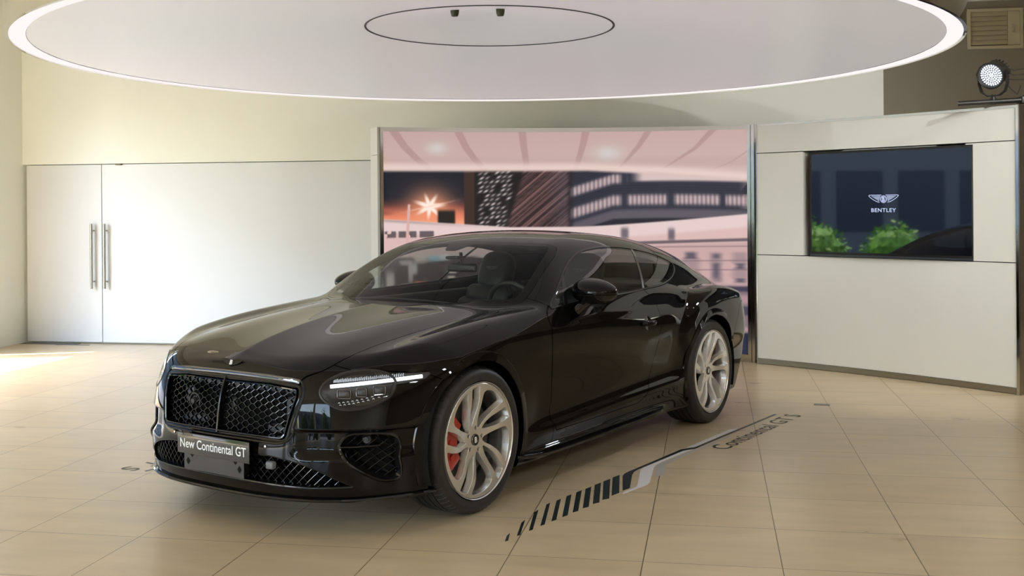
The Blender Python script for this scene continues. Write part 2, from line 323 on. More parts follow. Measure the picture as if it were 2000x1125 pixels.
# the print, drawn as a colour field in the units of its own width and height
def city_print(nx=460, nz=300):
    s = np.linspace(0, 1, nx)[None, :].repeat(nz, 0); t = np.linspace(0, 1, nz)[:, None].repeat(nx, 1)
    X = 748+712*s; Y = 255+440*t                       # drawing units
    col = np.zeros((nz, nx, 3))
    def sm(v, a, b): q = np.clip((v-a)/(b-a), 0, 1); return q*q*(3-2*q)
    def put(mask, c): 
        nonlocal col
        col = col*(1-mask[..., None])+np.array(c, float)*mask[..., None]
    def noise(seed, sx, sy):
        r_ = np.random.default_rng(seed); g = r_.random((int(sy)+3, int(sx)+3)); u = s*sx; v = t*sy; i = u.astype(int); j = v.astype(int); fu = u-i; fv = v-j
        fu = fu*fu*(3-2*fu); fv = fv*fv*(3-2*fv)
        return (g[j, i]*(1-fu)+g[j, i+1]*fu)*(1-fv)+(g[j+1, i]*(1-fu)+g[j+1, i+1]*fu)*fv
    col[:] = (200, 172, 166)
    put(sm(X, 950, 1350)*.5, (206, 180, 176)); put(sm(-Y, -330, -255)*.5, (190, 158, 152)); put(sm(-X, -800, -748)*.4*sm(Y, 290, 330), (222, 175, 155))
    # ribs of the canopy
    for pts, w0_, w1_ in (([(765, 250), (790, 285), (815, 310), (835, 325)], 16, 10), ([(893, 250), (910, 285), (928, 310), (945, 328)], 15, 11), ([(1021, 250), (1024, 280), (1030, 325)], 15, 11), ([(1148, 250), (1140, 285), (1128, 325)], 15, 9), ([(1272, 250), (1250, 285), (1215, 325)], 13, 4), ([(1400, 248), (1360, 290), (1290, 335)], 12, 2), ([(1470, 290), (1430, 318), (1378, 338)], 5, 1)):
        d = np.full(X.shape, 1e9); 
        for (x0, y0), (x1, y1) in zip(pts[:-1], pts[1:]):
            L = (x1-x0)**2+(y1-y0)**2; q = np.clip(((X-x0)*(x1-x0)+(Y-y0)*(y1-y0))/L, 0, 1); d = np.minimum(d, np.hypot(X-x0-q*(x1-x0), Y-y0-q*(y1-y0)))
        ww = w0_+(w1_-w0_)*np.clip((Y-250)/80, 0, 1); put(.55*(1-sm(d, ww*.5-1.2, ww*.5+1.2))*(1-sm(Y, 322, 340)), (165, 130, 126))
    put(.35*sm(Y, 300, 312)*(1-sm(Y, 322, 332)), (182, 150, 148))
    for cx, cy_, rr in ((853, 287, 12), (1190, 298, 16)): put(.8*np.exp(-((X-cx)**2/(rr*1.7)**2+(Y-cy_)**2/rr**2)), (208, 206, 204))
    edge = 330+.0*X+np.clip(X-1150, 0, 400)*.055+np.clip(X-1300, 0, 400)*.03      # lower edge of the canopy
    glow = np.exp(-((Y-edge+5)/9)**2); put(glow*.85, (232, 208, 200))
    mid = sm(Y, edge-1, edge+7)
    mcol = np.zeros_like(col)
    def mput(mask, c):
        nonlocal mcol
        mcol = mcol*(1-mask[..., None])+np.array(c, float)*mask[..., None]
    mcol[:] = (33, 36, 46)
    mput(sm(Y, 380, 412)*(X < 912), (120, 66, 62)); mput(sm(Y, 396, 424)*(X < 912), (226, 128, 98)); mput(sm(Y, 420, 438)*(X < 912), (244, 160, 124))
    n_ = noise(3, 8, 22); mput((X < 912)*sm(n_, .55, .8)*sm(Y, 395, 420)*.5, (60, 40, 50))
    r_ = np.hypot((X-838)/1.25, (Y-402)); an = np.arctan2(Y-402, X-838); star = .55+.45*np.abs(np.cos(an*3.5+.4))**3*1.4
    mput(np.exp(-(r_/34)**2)*.85, (246, 160, 118)); mput((1-sm(r_/star, 9, 27))*.97, (255, 236, 222)); mput(np.exp(-(np.abs(Y-402+.22*(X-838))/1.6)**1.5-(np.abs(X-838)/40)**2)*.8, (250, 205, 185))
    mput((1-sm(np.abs(X-871-(Y-430)*0), 14, 20))*sm(Y, 405, 415)*(X < 905), (40, 38, 36))
    mput(sm(X, 904, 908)*(1-sm(X, 925, 931)), (64, 48, 44))
    bl = sm(X, 924, 930); mput(bl, (34, 32, 34)); st = noise(5, 120, 2); mput(bl*(1-sm(X, 996, 1004))*.35*sm(st, .5, .8), (64, 60, 62))
    # lit windows as slanted dashes
    for i in range(7):
        for j in range(13):
            cx = 938+i*11.2+(j % 2)*3; cy_ = 338+j*8.8-i*.8; 
            if (i*7+j*5) % 11 in (3, 8) or cx > 1004-(j > 6)*14: continue
            br_ = .55+.45*(((i*13+j*29) % 10)/10); u = (X-cx)+(Y-cy_)*.0; v = (Y-cy_)+(X-cx)*.55
            mput(br_*np.exp(-(u/4.6)**2-(v/1.9)**2), (235, 222, 218))
    # motion streaks running up to the right
    sr = sm(X+(Y-430)*.30, 990, 1000)*(1-sm(X, 1104, 1120)); q = (Y-330)+(X-1000)*.85; rs = np.random.default_rng(4).random(400); k_ = np.clip((q/1.9+100), 0, 398); ki = k_.astype(int); sv = rs[ki]*(1-(k_-ki))+rs[ki+1]*(k_-ki)
    mput(sr, (52, 40, 42)); mput(sr*sm(sv, .45, .95)*.75, (150, 112, 110)); mput(sr*sm(X, 1060, 1110)*.35, (90, 88, 104))
    # curved office block at the right
    rb = sm(X, 1112, 1126); mput(rb, (52, 54, 68)); bulge = 18*np.exp(-((X-1150)/40)**2)
    y1 = Y-4*np.sin((X-1130)/330*PI)*-1+np.clip(1200-X, 0, 90)*-.28
    for yc, hh, xs in ((352, 10, 1232), (395, 11, 1470)):
        band = np.exp(-(((y1-yc)/hh)**4))*rb*(1-sm(X, xs-10, xs)); vv = .5+.5*np.sin(X*.75); gp = 1-np.exp(-((X-1222)/7)**4)-np.exp(-((X-1312)/8)**4)-np.exp(-((X-1412)/6)**4)
        mput(np.clip(band*np.clip(gp, 0, 1)*(.55+.45*vv), 0, 1), (196, 172, 172))
    ln = .5+.5*np.sin(y1*1.25+noise(9, 6, 3)*3); mput(rb*.30*ln*(1-np.exp(-((y1-395)/13)**4))*(1-np.exp(-((y1-352)/12)**4)), (26, 25, 30))
    mput(rb*sm(X, 1230, 1262)*(1-sm(y1, 354, 362)), (214, 190, 186)); mput(rb*np.exp(-(((y1-424)/11)**4))*.7, (112, 104, 112)); mput(rb*sm(X, 1440, 1462)*.4*(noise(12, 40, 60) > .5), (190, 165, 160))
    mput(rb*np.exp(-((y1-437)/5)**4), (38, 38, 48))
    col = col*(1-mid[..., None])+mcol*mid[..., None]
    # pale elevated road
    road = 426+np.clip((X-748)/250, 0, 1)*18-np.clip((X-1130)/330, 0, 1)**1.3*24; rd = sm(Y, road-1.5, road+2.5); put(rd, (226, 202, 200))
    put(rd*np.exp(-((Y-road-3)/3.0)**2)*.6*sm(-X, -1000, -760), (150, 130, 130)); lo = sm(Y, road+22, road+30); put(lo*.8, (214, 178, 174))
    for x0, x1 in ((750, 772), (777, 792), (797, 812), (818, 846)):
        m_ = sm(X, x0-2, x0+2)*(1-sm(X, x1-2, x1+2))*sm(Y, 449, 452)*(1-sm(Y, 461, 465)); put(m_*.85*(noise(x0, 60, 60) > .35), (80, 72, 76))
    put((1-sm(np.abs(X-796-(430-Y)*.06), 2.0, 3.4))*sm(Y, 396, 400)*(1-sm(Y, 478, 486)), (216, 172, 166))
    for cx, cy_, rx, ry in ((1222, 458, 8, 12), (1313, 461, 7, 13)): put(.8*np.exp(-((X-cx)/rx)**4-((Y-cy_)/ry)**4), (82, 76, 88))
    sl = np.clip(1460-X, 0, 400)*.03
    put(sm(Y, 466+sl, 470+sl)*(1-sm(Y, 472+sl, 476+sl))*sm(X, 1150, 1250), (104, 92, 100)); put(sm(Y, 474+sl, 478+sl)*.6*sm(X, 1100, 1250), (186, 152, 152)); 
    for yl in (484, 512, 530): put(np.exp(-((Y-yl-sl*.3)/1.2)**2)*.6*sm(X, 1200, 1300), (120, 96, 104))
    for x0, x1 in ((1332, 1366), (1386, 1410), (1430, 1458), (1160, 1190), (1242, 1272)):
        nn = noise(x0, 5, 46); m_ = sm(X, x0-12+nn*14, x0+8+nn*8)*(1-sm(X, x1-8-nn*6, x1+12-nn*10))*sm(Y, 492, 500)*(1-sm(Y, 552, 562)); put(m_*(.35+.65*sm(nn, .3, .65))*.9, (84, 78, 92))
    put(sm(Y, 556, 570)*.75, (104, 88, 100)); put(sm(Y, 560, 566)*(1-sm(Y, 570, 576)), (62, 58, 76)); put(sm(Y, 576, 584)*(1-sm(Y, 592, 602))*.7, (188, 150, 156))
    for a_, b_, c_ in ((600, 616, (70, 66, 84)), (640, 648, (176, 136, 146)), (652, 700, (36, 40, 62))): put(sm(Y, a_, a_+5)*(1-sm(Y, b_, b_+6)), c_)
    # busy dark street seen low at the left
    lf = (1-sm(X, 985, 1010))*sm(Y, 494+noise(21, 8, 8)*8, 502+noise(21, 8, 8)*8); put(lf*.92, (62, 54, 56))
    for cx, cy_, rx, ry, c_ in ((820, 505, 15, 9, (216, 196, 186)), (790, 512, 12, 6, (190, 176, 172)), (846, 505, 14, 6, (160, 196, 214)), (866, 503, 10, 7, (214, 214, 216)), (805, 524, 9, 12, (206, 198, 196)), (800, 532, 5, 22, (190, 176, 172)), (760, 548, 9, 20, (206, 188, 184)), (882, 532, 9, 3, (226, 206, 200)), (880, 542, 8, 3, (220, 200, 190)), (819, 551, 12, 1.8, (238, 130, 110)), (805, 554, 22, 1.2, (220, 150, 140)), (900, 498, 22, 4, (200, 184, 180)), (950, 478+24, 24, 3, (206, 190, 186))):
        put(np.exp(-((X-cx)/rx)**4-((Y-cy_)/ry)**4)*.9, c_)
    nn = noise(33, 60, 50); put(lf*sm(nn, .72, .9)*.3, (150, 130, 126))
    return np.clip(col, 0, 255)
col = city_print(); nz_, nx_ = col.shape[:2]
vs = []; z_top, z_bot = 2.331, .078; ga, gb_ = g0-.32, g1+.24
for j in range(nz_):
    z = z_top+(z_bot-z_top)*j/(nz_-1)
    for i in range(nx_): d = R(ga+(gb_-ga)*i/(nx_-1)); vs.append((GA[0]+(GA[2]+.012)*math.cos(d), GA[1]+(GA[2]+.012)*math.sin(d), z))
fs = [(j*nx_+i, (j+1)*nx_+i, (j+1)*nx_+i+1, j*nx_+i+1) for j in range(nz_-1) for i in range(nx_-1)]
me = bpy.data.meshes.new('city_print'); me.from_pydata(vs, [], fs)
ca = me.color_attributes.new('print', 'FLOAT_COLOR', 'POINT'); lin = (col.reshape(-1, 3)/255)**2.2
ca.data.foreach_set('color', np.concatenate([lin, np.ones((len(lin), 1))], 1).astype(np.float32).ravel())
me.polygons.foreach_set('use_smooth', [True]*len(me.polygons))
M_print = bpy.data.materials.new('backlit_print'); M_print.use_nodes = True; nt = M_print.node_tree; b = nt.nodes['Principled BSDF']
at = nt.nodes.new('ShaderNodeAttribute'); at.attribute_name = 'print'; nt.links.new(at.outputs['Color'], b.inputs['Emission Color']); b.inputs['Emission Strength'].default_value = PRINT
b.inputs['Base Color'].default_value = (.02, .02, .02, 1); b.inputs['Roughness'].default_value = .7; b.inputs['Specular IOR Level'].default_value = .15
o = under(link('printed_fabric', me, M_print), gb); o['label'] = 'backlit fabric print of a night street'

# post between the two walls
pp = MB().box((-.034, -.012, 0), (-.002, .2, GH+.004)).box((.004, -.010, 0), (.034, .2, GH+.008)); o = pp.obj('corner_post', M_chrome, smooth=None)
o.location = (2.385, 11.145, 0); o.rotation_euler = (0, 0, R(-20)); tag(o, 'double mirror steel post between the city print and the screen wall', 'steel post')
# wall with the screen
tv = empty('screen_wall', (3.6, 10.1, 0), 0, 'curved cream display wall with a recessed television and steel plinth', 'display wall')
oL, oR = 45.20, 37.18; zT, zB = 2.082, 1.079
zt2 = GH-.022
mb = MB(); g = .004; gd = .03
arcbox(mb, TAc, t0-gd, t1+gd, .0, .28, zT+g, zt2, 30)
arcbox(mb, TAc, t0-gd, oL, .0, .28, zB+g, zT-g, 8); arcbox(mb, TAc, oR, t1+gd, .0, .28, zB+g, zT-g, 8)
arcbox(mb, TAc, t0-gd, t1+gd, .0, .28, .056, zB-g, 30)
under(mb.obj('facing_boards', M_wpanel, smooth=30), tv)
mb = MB(); arcbox(mb, TAc, t0, t1, .26, .30, 0, GH, 20); arcbox(mb, TAc, oL, oR, .10, .28, zB-.02, zB+.004, 10)
under(mb.obj('back_board', mat('charcoal_board', (.03, .03, .03), .6), smooth=30), tv)
mb = MB(); arcbox(mb, TAc, t0, t1, -.004, .25, GH-.022, GH, 30); arcbox(mb, TAc, t1+.02, t1-.10, -.008, .02, .0, GH, 2); arcbox(mb, TAc, t0, t0-.03, -.008, .02, .0, GH, 2)
under(mb.obj('steel_trim', M_chrome, smooth=30), tv)
mb = MB(); arcbox(mb, TAc, t0, t1, -.005, .02, .004, .054, 30); under(mb.obj('plinth', noise_into(mat('brushed_plinth_steel', (.36, .33, .28), .32, 1), 2, .1), smooth=30), tv)
M_endp = mat('dark_mirror_panel', (.30, .26, .21), .12, .9)
mb = MB(); arcbox(mb, TAc, t1-.10, t1-.14, -.006, .9, 0, GH, 1)
under(mb.obj('end_panel', M_endp, smooth=None), tv)
o = under(arcbox(MB(), TAc, 43.2, 38.6, .03, .10, zT-.025, zT-.004, 8).obj('recess_strip', M_wpanel, smooth=30), tv)
# television
pA = Vector((2.868, 10.672, 0)); pB = Vector((3.925, 9.462, 0)); dv = (pB-pA); TW = dv.length; dv.normalize(); nv = Vector((dv.y, -dv.x, 0))    # nv points to the room
if nv.dot(Vector((-3.4, -10, 0))) < 0: nv = -nv
tvo = empty('television', tuple((pA+pB)/2+Vector((0, 0, 1.083))), 0, 'flat black television showing a white winged logo, recessed in the cream wall', 'television')
tvo.rotation_euler = (0, 0, math.atan2(dv.y, dv.x))
def ty(d): return -d     # local -y faces the room
TH_ = .985; hw_ = TW/2
MB().rbox((-hw_, -.035, 0), (hw_, .03, TH_), .004).obj('housing', mat('black_plastic', (.008, .008, .009), .35), tvo)
o = MB().box((-hw_+.022, -.0375, .040), (hw_-.012, -.0355, TH_-.022)).obj('screen', mat('black_glass_screen', (.003, .004, .007), .03, spec=.5, coat=.6), tvo, smooth=None)
MB().box((-hw_, -.040, 0), (hw_, -.034, .018)).obj('lower_bezel', mat('bezel_grey', (.03, .035, .045), .3), tvo, smooth=None)
M_logo = emis('screen_white', (.62, .70, 1.0), 1.0)
def wing_logo(w, feathers=7):
    """outline wings with feathers and a ringed letter, in the xy plane, w wide -> list of flat polygons"""
    P = []; h = w*.30
    def line(a, b, t):
        a = Vector(a); b = Vector(b); d = (b-a).normalized(); n_ = Vector((-d.y, d.x))*t/2; P.append([a+n_, a-n_, b-n_, b+n_])
    t_ = w*.017
    for s_ in (-1, 1):
        ol = [(.07*w, .125*w), (.46*w, .125*w), (.495*w, .11*w), (.45*w, .06*w), (.33*w, -.02*w), (.22*w, -.075*w), (.13*w, -.09*w)]
        for p, q in zip(ol[:-1], ol[1:]): line((p[0]*s_, p[1]), (q[0]*s_, q[1]), t_)
        for k in range(feathers):
            u = k/(feathers-1); line(((.105+.03*u)*w*s_, (.09-.13*u)*w), ((.40-.22*u)*w*s_, (.085-.135*u)*w), t_*.75)
    for r_ in (.105*w, .083*w):
        N_ = 28
        for k in range(N_): a = 2*PI*k/N_; b_ = 2*PI*(k+1)/N_; line((r_*math.cos(a), r_*math.sin(a)), (r_*math.cos(b_), r_*math.sin(b_)), t_*.8)
    return P
lx = (Vector((3.379, 10.089, 0))-(pA+pB)/2).dot(dv); 
mb = MB(); ML = Matrix.Translation((lx, -.0385, .531)) @ Matrix.Rotation(PI/2, 4, 'X')
for q in wing_logo(.30, 6): mb.add([ML @ Vector((p.x, p.y, 0)) for p in q], [(0, 1, 2, 3)])
v, f = fit_text('B', .026, .038, bold=.03); mb.add([ML @ p for p in v], f)
mb.obj('winged_logo', M_logo, tvo, smooth=None, fix=False)
v, f = fit_text('BENTLEY', .245, .034, bold=.012, spacing=1.1); ML = Matrix.Translation((lx, -.0385, .432)) @ Matrix.Rotation(PI/2, 4, 'X')
mb = MB().add([ML @ p for p in v], f); mb.obj('lettering', M_logo, tvo, smooth=None, fix=False)

# ---------------------------------------------------------------- stage lamp on the pipe
M_blk = mat('black_painted_steel', (.012, .012, .012), .42)
pp = empty('lighting_pipe', (4.0, 9.3, 2.42), 0, 'black clamp pipe frame lying along the top of the screen wall', 'pipe')
MB().cyl((-.27, .02, -.018), (.62, -.20, .015), .021).obj('main_pipe', M_blk, pp)
MB().cyl((.20, -.08, .0), (.34, -.10, .125), .012).cyl((.30, -.10, .125), (.60, -.18, .135), .013).cyl((.275, -.10, 0), (.275, -.10, .13), .009).obj('brace', M_blk, pp)
for x in (.01, .22, .30): MB().rbox((x-.022, -.125+.1*(x < .1), -.03), (x+.022, -.02+.03*(x < .1), .028), .006).obj('clamp', M_blk, pp)
pl = empty('stage_lamp', (3.995, 9.25, 2.44), 0, 'black round led stage lamp, lit white, clamped to the pipe on the screen wall', 'stage lamp')
aim = Vector((-.72, -.60, -.36)).normalized(); A0 = Vector((.0, .0, .20)); qd = aim.to_track_quat('Z', 'Y').to_matrix().to_4x4(); LM = Matrix.Translation(A0) @ qd
MB().lathe([(0, -.13), (.05, -.13), (.075, -.115), (.098, -.06), (.104, .0), (.110, .035), (.113, .06), (.108, .062), (.098, .055), (.092, .035)], LM, 40).obj('lamp_body', M_blk, pl)
mb = MB()
for k in range(20): th = 2*PI*k/20; mb.box((-.003, .085, -.10), (.003, .101, -.012), LM @ Matrix.Rotation(th, 4, 'Z'))
mb.obj('cooling_fins', M_blk, pl, smooth=None)
MB().lathe([(0, .036), (.094, .036)], LM, 40).obj('lens_plate', mat('lens_plate_grey', (.05, .06, .09), .25), pl, smooth=None, fix=False)
mb = MB()
for ring, nn in ((0, 1), (.017, 6), (.034, 12), (.051, 18), (.068, 22), (.083, 26)):
    for k in range(nn): th = 2*PI*k/nn+ring*40; mb.lathe([(0, .042), (.0055, .041), (.0068, .037)], LM @ Matrix.Translation((ring*math.cos(th), ring*math.sin(th), 0)), 10)
o = mb.obj('led_array', emis('led_white', (.85, .92, 1.0), 2.6), pl, fix=False); o['label'] = 'lit white led dots'
L = bpy.data.lights.new('stage_beam', 'SPOT'); L.energy = 160; L.spot_size = R(38); L.spot_blend = .5; L.shadow_soft_size = .08; L.color = (.86, .92, 1)
lo_ = bpy.data.objects.new('stage_beam', L); C.objects.link(lo_); lo_.parent = pl; lo_.matrix_local = Matrix.Translation(A0+aim*.075) @ aim.to_track_quat('-Z', 'Y').to_matrix().to_4x4()
yk = [(-.118, 0, .21), (-.122, 0, .12), (-.10, 0, .055), (-.05, 0, .02), (.05, 0, .02), (.10, 0, .055), (.122, 0, .12), (.118, 0, .21)]
yr = Matrix.Rotation(math.atan2(aim.x, -aim.y), 4, 'Z')
mb = MB()
for a, b in zip(yk[:-1], yk[1:]):
    a = yr @ Vector(a); b = yr @ Vector(b); d = (b-a); L = d.length; mb.box((-.004, -.019, 0), (.004, .019, L+.006), Matrix.Translation(a) @ d.to_track_quat('Z', 'X').to_matrix().to_4x4())
mb.obj('yoke', M_blk, pl, smooth=None)
for a, b in ((yr @ Vector((-.14, 0, .205)), yr @ Vector((-.10, 0, .205))), (yr @ Vector((.10, 0, .205)), yr @ Vector((.14, 0, .205))), (Vector((0, 0, .03)), Vector((0, 0, -.015)))): MB().cyl(a, b, .017).obj('yoke_knob', M_blk, pl)
mb = MB()
for k in range(3):
    p0 = A0+Vector((.07, .08, .05-.03*k)); mb.tube([p0, p0+Vector((.06, .02, .02-.02*k)), p0+Vector((.14, 0, -.01-.01*k)), p0+Vector((.30, -.05, .005-.02*k)), p0+Vector((.45, -.1, -.03))], .0045, 6)
mb.tube([A0+Vector((.08, .07, .0)), A0+Vector((.12, .05, -.05)), A0+Vector((.15, 0, -.13)), A0+Vector((.19, -.02, -.17)), A0+Vector((.22, -.02, -.1))], .004, 6)
mb.obj('power_cables', M_blk, pl)
o = MB().rbox((-.03, -.04, -.10), (.08, .04, .08), .008).obj('socket_box', mat('white_plastic_box', (.62, .62, .60), .4)); o.location = (4.335, 9.26, 2.55); tag(o, 'white plastic box cut off by the right edge above the screen wall', 'socket box')
o = MB().box((-.06, -.0, 0), (.06, .06, .003)).obj('floor_socket', mat('steel_floor_plate', (.14, .15, .15), .35, .6)); o.location = (2.405, 8.70, 0); o.rotation_euler = (0, 0, TA-.10); tag(o, 'small grey metal plate set in the floor tiles near the screen wall', 'floor plate')

# ---------------------------------------------------------------- outdoors, beyond the glass front
robj(MB().box((-60, -60, -.25), (AL-.22, 60, -.10)).box((AL-.22, -60, -.25), (60, BF-.2, -.10)), 'ground', M_conc, kind='structure')
M_leaf = noise_into(mat('hedge_leaves', (.16, .38, .015), .6), 9, .5)
def bush(name, a, b, r, h, lab):
    ob = MB(); rg = np.random.default_rng(int(abs(a*100+b*10)))
    n = 700
    for k in range(n):
        d = rg.normal(size=3); d /= np.linalg.norm(d); d[2] = abs(d[2])*1.0; q = np.array([r*d[0], r*d[1], h*(.10+.9*d[2])])*(.72+.3*rg.random()); u = rg.normal(size=3); u /= np.linalg.norm(u); v_ = np.cross(u, d); v_ /= np.linalg.norm(v_)+1e-9; s_ = .05+.05*rg.random()
        q = q+np.array([0, 0, 0]); ob.add([q+u*s_, q+v_*s_*.6, q-u*s_, q-v_*s_*.6], [(0, 1, 2, 3)])
    ob.ell((0, 0, h*.42), (r*.75, r*.75, h*.45), 14, 8)
    o = ob.obj(name, M_leaf, smooth=None, fix=False); o.location = rw(a, b, -.10); return tag(o, lab, 'shrub', 'shrubs outside the glass front')
bush('shrub', -11.0, 7.3, .95, 1.45, 'bright green shrub outside the left glazing'); bush('shrub', -13.4, 4.6, .8, 1.3, 'green shrub outside the left glazing nearer the camera'); bush('shrub', -9.4, 1.2, .7, 1.1, 'green shrub outside the left glazing beside the camera')
M_leaf = noise_into(mat('tree_leaves', (.035, .085, .012), .6), 9, .5)
for k_ in range(9): bush('shrub', -8.6+k_*2.15, -8.6+.5*(k_ % 2), .92, 3.3+.3*((k_*7) % 3), 'tall dark green shrub added outside the front glazing to block the low sky')  # unseen row, added to keep bright sky out of the nose reflections
M_fac = mat('facade_concrete', (.16, .16, .165), .7); M_fgl = mat('facade_glass', (.03, .04, .06), .3)
def facade(a, b, rz, wdt, hgt, lab):
    root = empty('office_building', rw(a, b, -.10), TA+rz, lab, 'building')
    MB().box((-wdt/2, 0, 0), (wdt/2, 6, hgt)).obj('wall', M_fac, root, smooth=None)
    mb = MB()
    for i in range(int(wdt//2.2)):
        for j in range(int(hgt//3)): x = -wdt/2+.5+i*2.2; mb.box((x, -.06, .8+j*3), (x+1.6, .02, 2.9+j*3))
    mb.obj('window_band', M_fgl, root, smooth=None)
facade(-27, 6, PI/2*1, 40, 13, 'grey office building across the street at the left')
facade(2, -30, PI, 50, 7, 'grey office building across the street behind the camera')

# ---------------------------------------------------------------- car body surface
def nspline(xk, yk):
    xk=np.array(xk,float); yk=np.array(yk,float)
    o=np.argsort(xk); xk=xk[o]; yk=yk[o] if yk.ndim==1 else yk[o]
    n=len(xk); h_=np.diff(xk)
    A=np.zeros((n,n)); B=np.zeros((n,)+yk.shape[1:])
    A[0,0]=A[-1,-1]=1
    for i in range(1,n-1):
        A[i,i-1]=h_[i-1]; A[i,i]=2*(h_[i-1]+h_[i]); A[i,i+1]=h_[i]
        B[i]=6*((yk[i+1]-yk[i])/h_[i]-(yk[i]-yk[i-1])/h_[i-1])
    M=np.linalg.solve(A,B)
    def ev(x):
        x=np.asarray(x,float)
        xc=np.clip(x,xk[0],xk[-1]); i=np.clip(np.searchsorted(xk,xc)-1,0,n-2)
        t=xc-xk[i]; hh=h_[i]
        if yk.ndim>1: t=t[...,None]; hh=hh[...,None]
        return yk[i]+t*((yk[i+1]-yk[i])/hh-hh*(2*M[i]+M[i+1])/6)+t*t*M[i]/2+t**3*(M[i+1]-M[i])/(6*hh)
    return ev
class Lut1:
    def __init__(s,xk,yk,lo,hi,d=.01):
        s.lo=lo; s.d=d; s.x=np.arange(lo-3*d,hi+3*d,d); s.v=nspline(xk,yk)(s.x); s.o=s.x[0]
    def __call__(s,x):
        t=np.clip((x-s.o)/s.d,1,len(s.v)-3.001); i=t.astype(int); f=t-i
        return ((1-f)**3*s.v[i-1]+(3*f**3-6*f**2+4)*s.v[i]+(-3*f**3+3*f**2+3*f+1)*s.v[i+1]+f**3*s.v[i+2])/6
class Lut2:
    def __init__(s,ak,bk,V,d=.02):
        ak=np.array(ak,float);bk=np.array(bk,float);V=np.array(V,float)
        s.d=d; s.a=np.arange(ak.min()-3*d,ak.max()+3*d,d); s.b=np.arange(bk.min()-3*d,bk.max()+3*d,d)
        oa=np.argsort(ak);ob=np.argsort(bk);V=V[oa][:,ob];ak=ak[oa];bk=bk[ob]
        m=nspline(ak,V)(s.a); s.v=nspline(bk,m.T)(s.b).T.copy()
    def __call__(s,a,b):
        ta=np.clip((a-s.a[0])/s.d,1,s.v.shape[0]-3.001); tb=np.clip((b-s.b[0])/s.d,1,s.v.shape[1]-3.001)
        i=ta.astype(int);f=ta-i;j=tb.astype(int);g=tb-j
        wa=[(1-f)**3/6,(3*f**3-6*f**2+4)/6,(-3*f**3+3*f**2+3*f+1)/6,f**3/6]
        wb=[(1-g)**3/6,(3*g**3-6*g**2+4)/6,(-3*g**3+3*g**2+3*g+1)/6,g**3/6]
        r=0
        for p_ in range(4):
            for q_ in range(4): r=r+wa[p_]*wb[q_]*s.v[i+p_-1,j+q_-1]
        return r
def smax(a,b,k):
    h_=np.clip(.5+.5*(a-b)/k,0,1); return a*h_+b*(1-h_)+k*h_*(1-h_)*1.0
def smin(a,b,k): return -smax(-a,-b,k)
def splus(x,r): return .5*(x+np.sqrt(x*x+r*r))
def bump(x,c,w): return np.exp(-((x-c)/w)**2)
def sstep(x,a,b):
    t=np.clip((x-a)/(b-a),0,1); return t*t*t*(t*(6*t-15)+10)

w0=Lut1([1.0,.7,.5,.3,0,-.4,-1.0,-1.5,-2.0,-2.4,-2.85,-3.3,-3.7,-4.05],
        [.88,.915,.945,.968,.980,.968,.950,.946,.950,.962,.974,.928,.86,.75],-4.1,1.05)
zpl=Lut1([1,.3,-.1,-.7,-1.3,-1.9,-2.5,-4.1],[.80,.83,.855,.865,.85,.835,.83,.83],-4.2,1.1)
wprof=Lut1([.0,.05,.15,.22,.28,.315,.335,.355,.40,.48,.60,.72,.84,1.2],[-.07,-.05,-.030,-.016,-.006,-.001,-.006,-.019,-.030,-.028,-.016,-.005,-.001,-.001],.0,1.2,.008)
def W(x,z):
    zz=z-zpl(x)
    s_u=.62+.10*sstep(x,-.6,.2)
    a=sstep(x,-.45,-.75)*(1-sstep(x,-2.15,-2.5)*.0)
    mid=sstep(-np.abs(x+1.45),-1.15,-.75)   # 1 along the doors
    pr=wprof(z-.035*np.clip(-x-.77,0,1.7))*mid+(1-mid)*(-.10*np.clip(.42-z,0,1)**1.5-.008)
    r=.012+.06*sstep(x,.05,.6)+.045*sstep(-x,1.2,2.2)
    return w0(x)+pr-s_u*splus(zz,r)+.0
hoodc=Lut1([1.0,.86,.78,.70,.55,.30,-.10,-.60,-1.5,-2.5,-3.2,-3.5,-3.7,-3.85,-4.05],
           [.685,.757,.803,.838,.885,.937,.990,1.028,1.045,1.045,1.03,1.00,.965,.935,.89],-4.1,1.0)
_xs=[1.0,.7,.35,0,-.4,-.8,-1.6,-2.3,-2.8,-3.3,-3.7,-4.0]
_ys=[0,.3,.5,.62,.70,.80,.90,1.0]
tdrop=Lut2(_xs,_ys,[
 [0,-.006,-.020,-.044,-.072,-.125,-.21,-.32],
 [0,-.007,-.021,-.039,-.050,-.075,-.135,-.225],
 [0,-.0078,-.0235,-.0430,-.0500,-.0515,-.098,-.18],
 [0,-.0088,-.0260,-.0475,-.0550,-.0455,-.082,-.15],
 [0,-.0100,-.0270,-.0470,-.0530,-.0470,-.070,-.115],
 [0,-.012,-.024,-.037,-.041,-.042,-.048,-.07],
 [0,-.008,-.016,-.022,-.024,-.026,-.028,-.03],
 [0,-.006,-.012,-.018,-.020,-.030,-.045,-.06],
 [0,-.006,-.015,-.030,-.045,-.070,-.10,-.14],
 [0,-.008,-.020,-.045,-.065,-.095,-.14,-.20],
 [0,-.006,-.016,-.036,-.055,-.090,-.16,-.26],
 [0,-.006,-.020,-.045,-.070,-.12,-.20,-.32]])
def T(x,y):
    xr=-.286-1.05*y*y+.55*np.clip(y-.45,0,1)**2
    cowl=.030*sstep(xr-x,.004,.045)*(1-sstep(y,.60,.72))*sstep(x,-1.2,-.9)
    return hoodc(x)+tdrop(x,y)-cowl-.075*(np.sqrt(y*y+.006**2)-.006)*np.exp(-(y/.30)**2)*sstep(x,-.45,-.3)
_fz=[.10,.18,.25,.33,.42,.50,.60,.70,.78,.86,.95]
_fy=[0,.26,.47,.60,.70,.80,.88,.95,1.0]
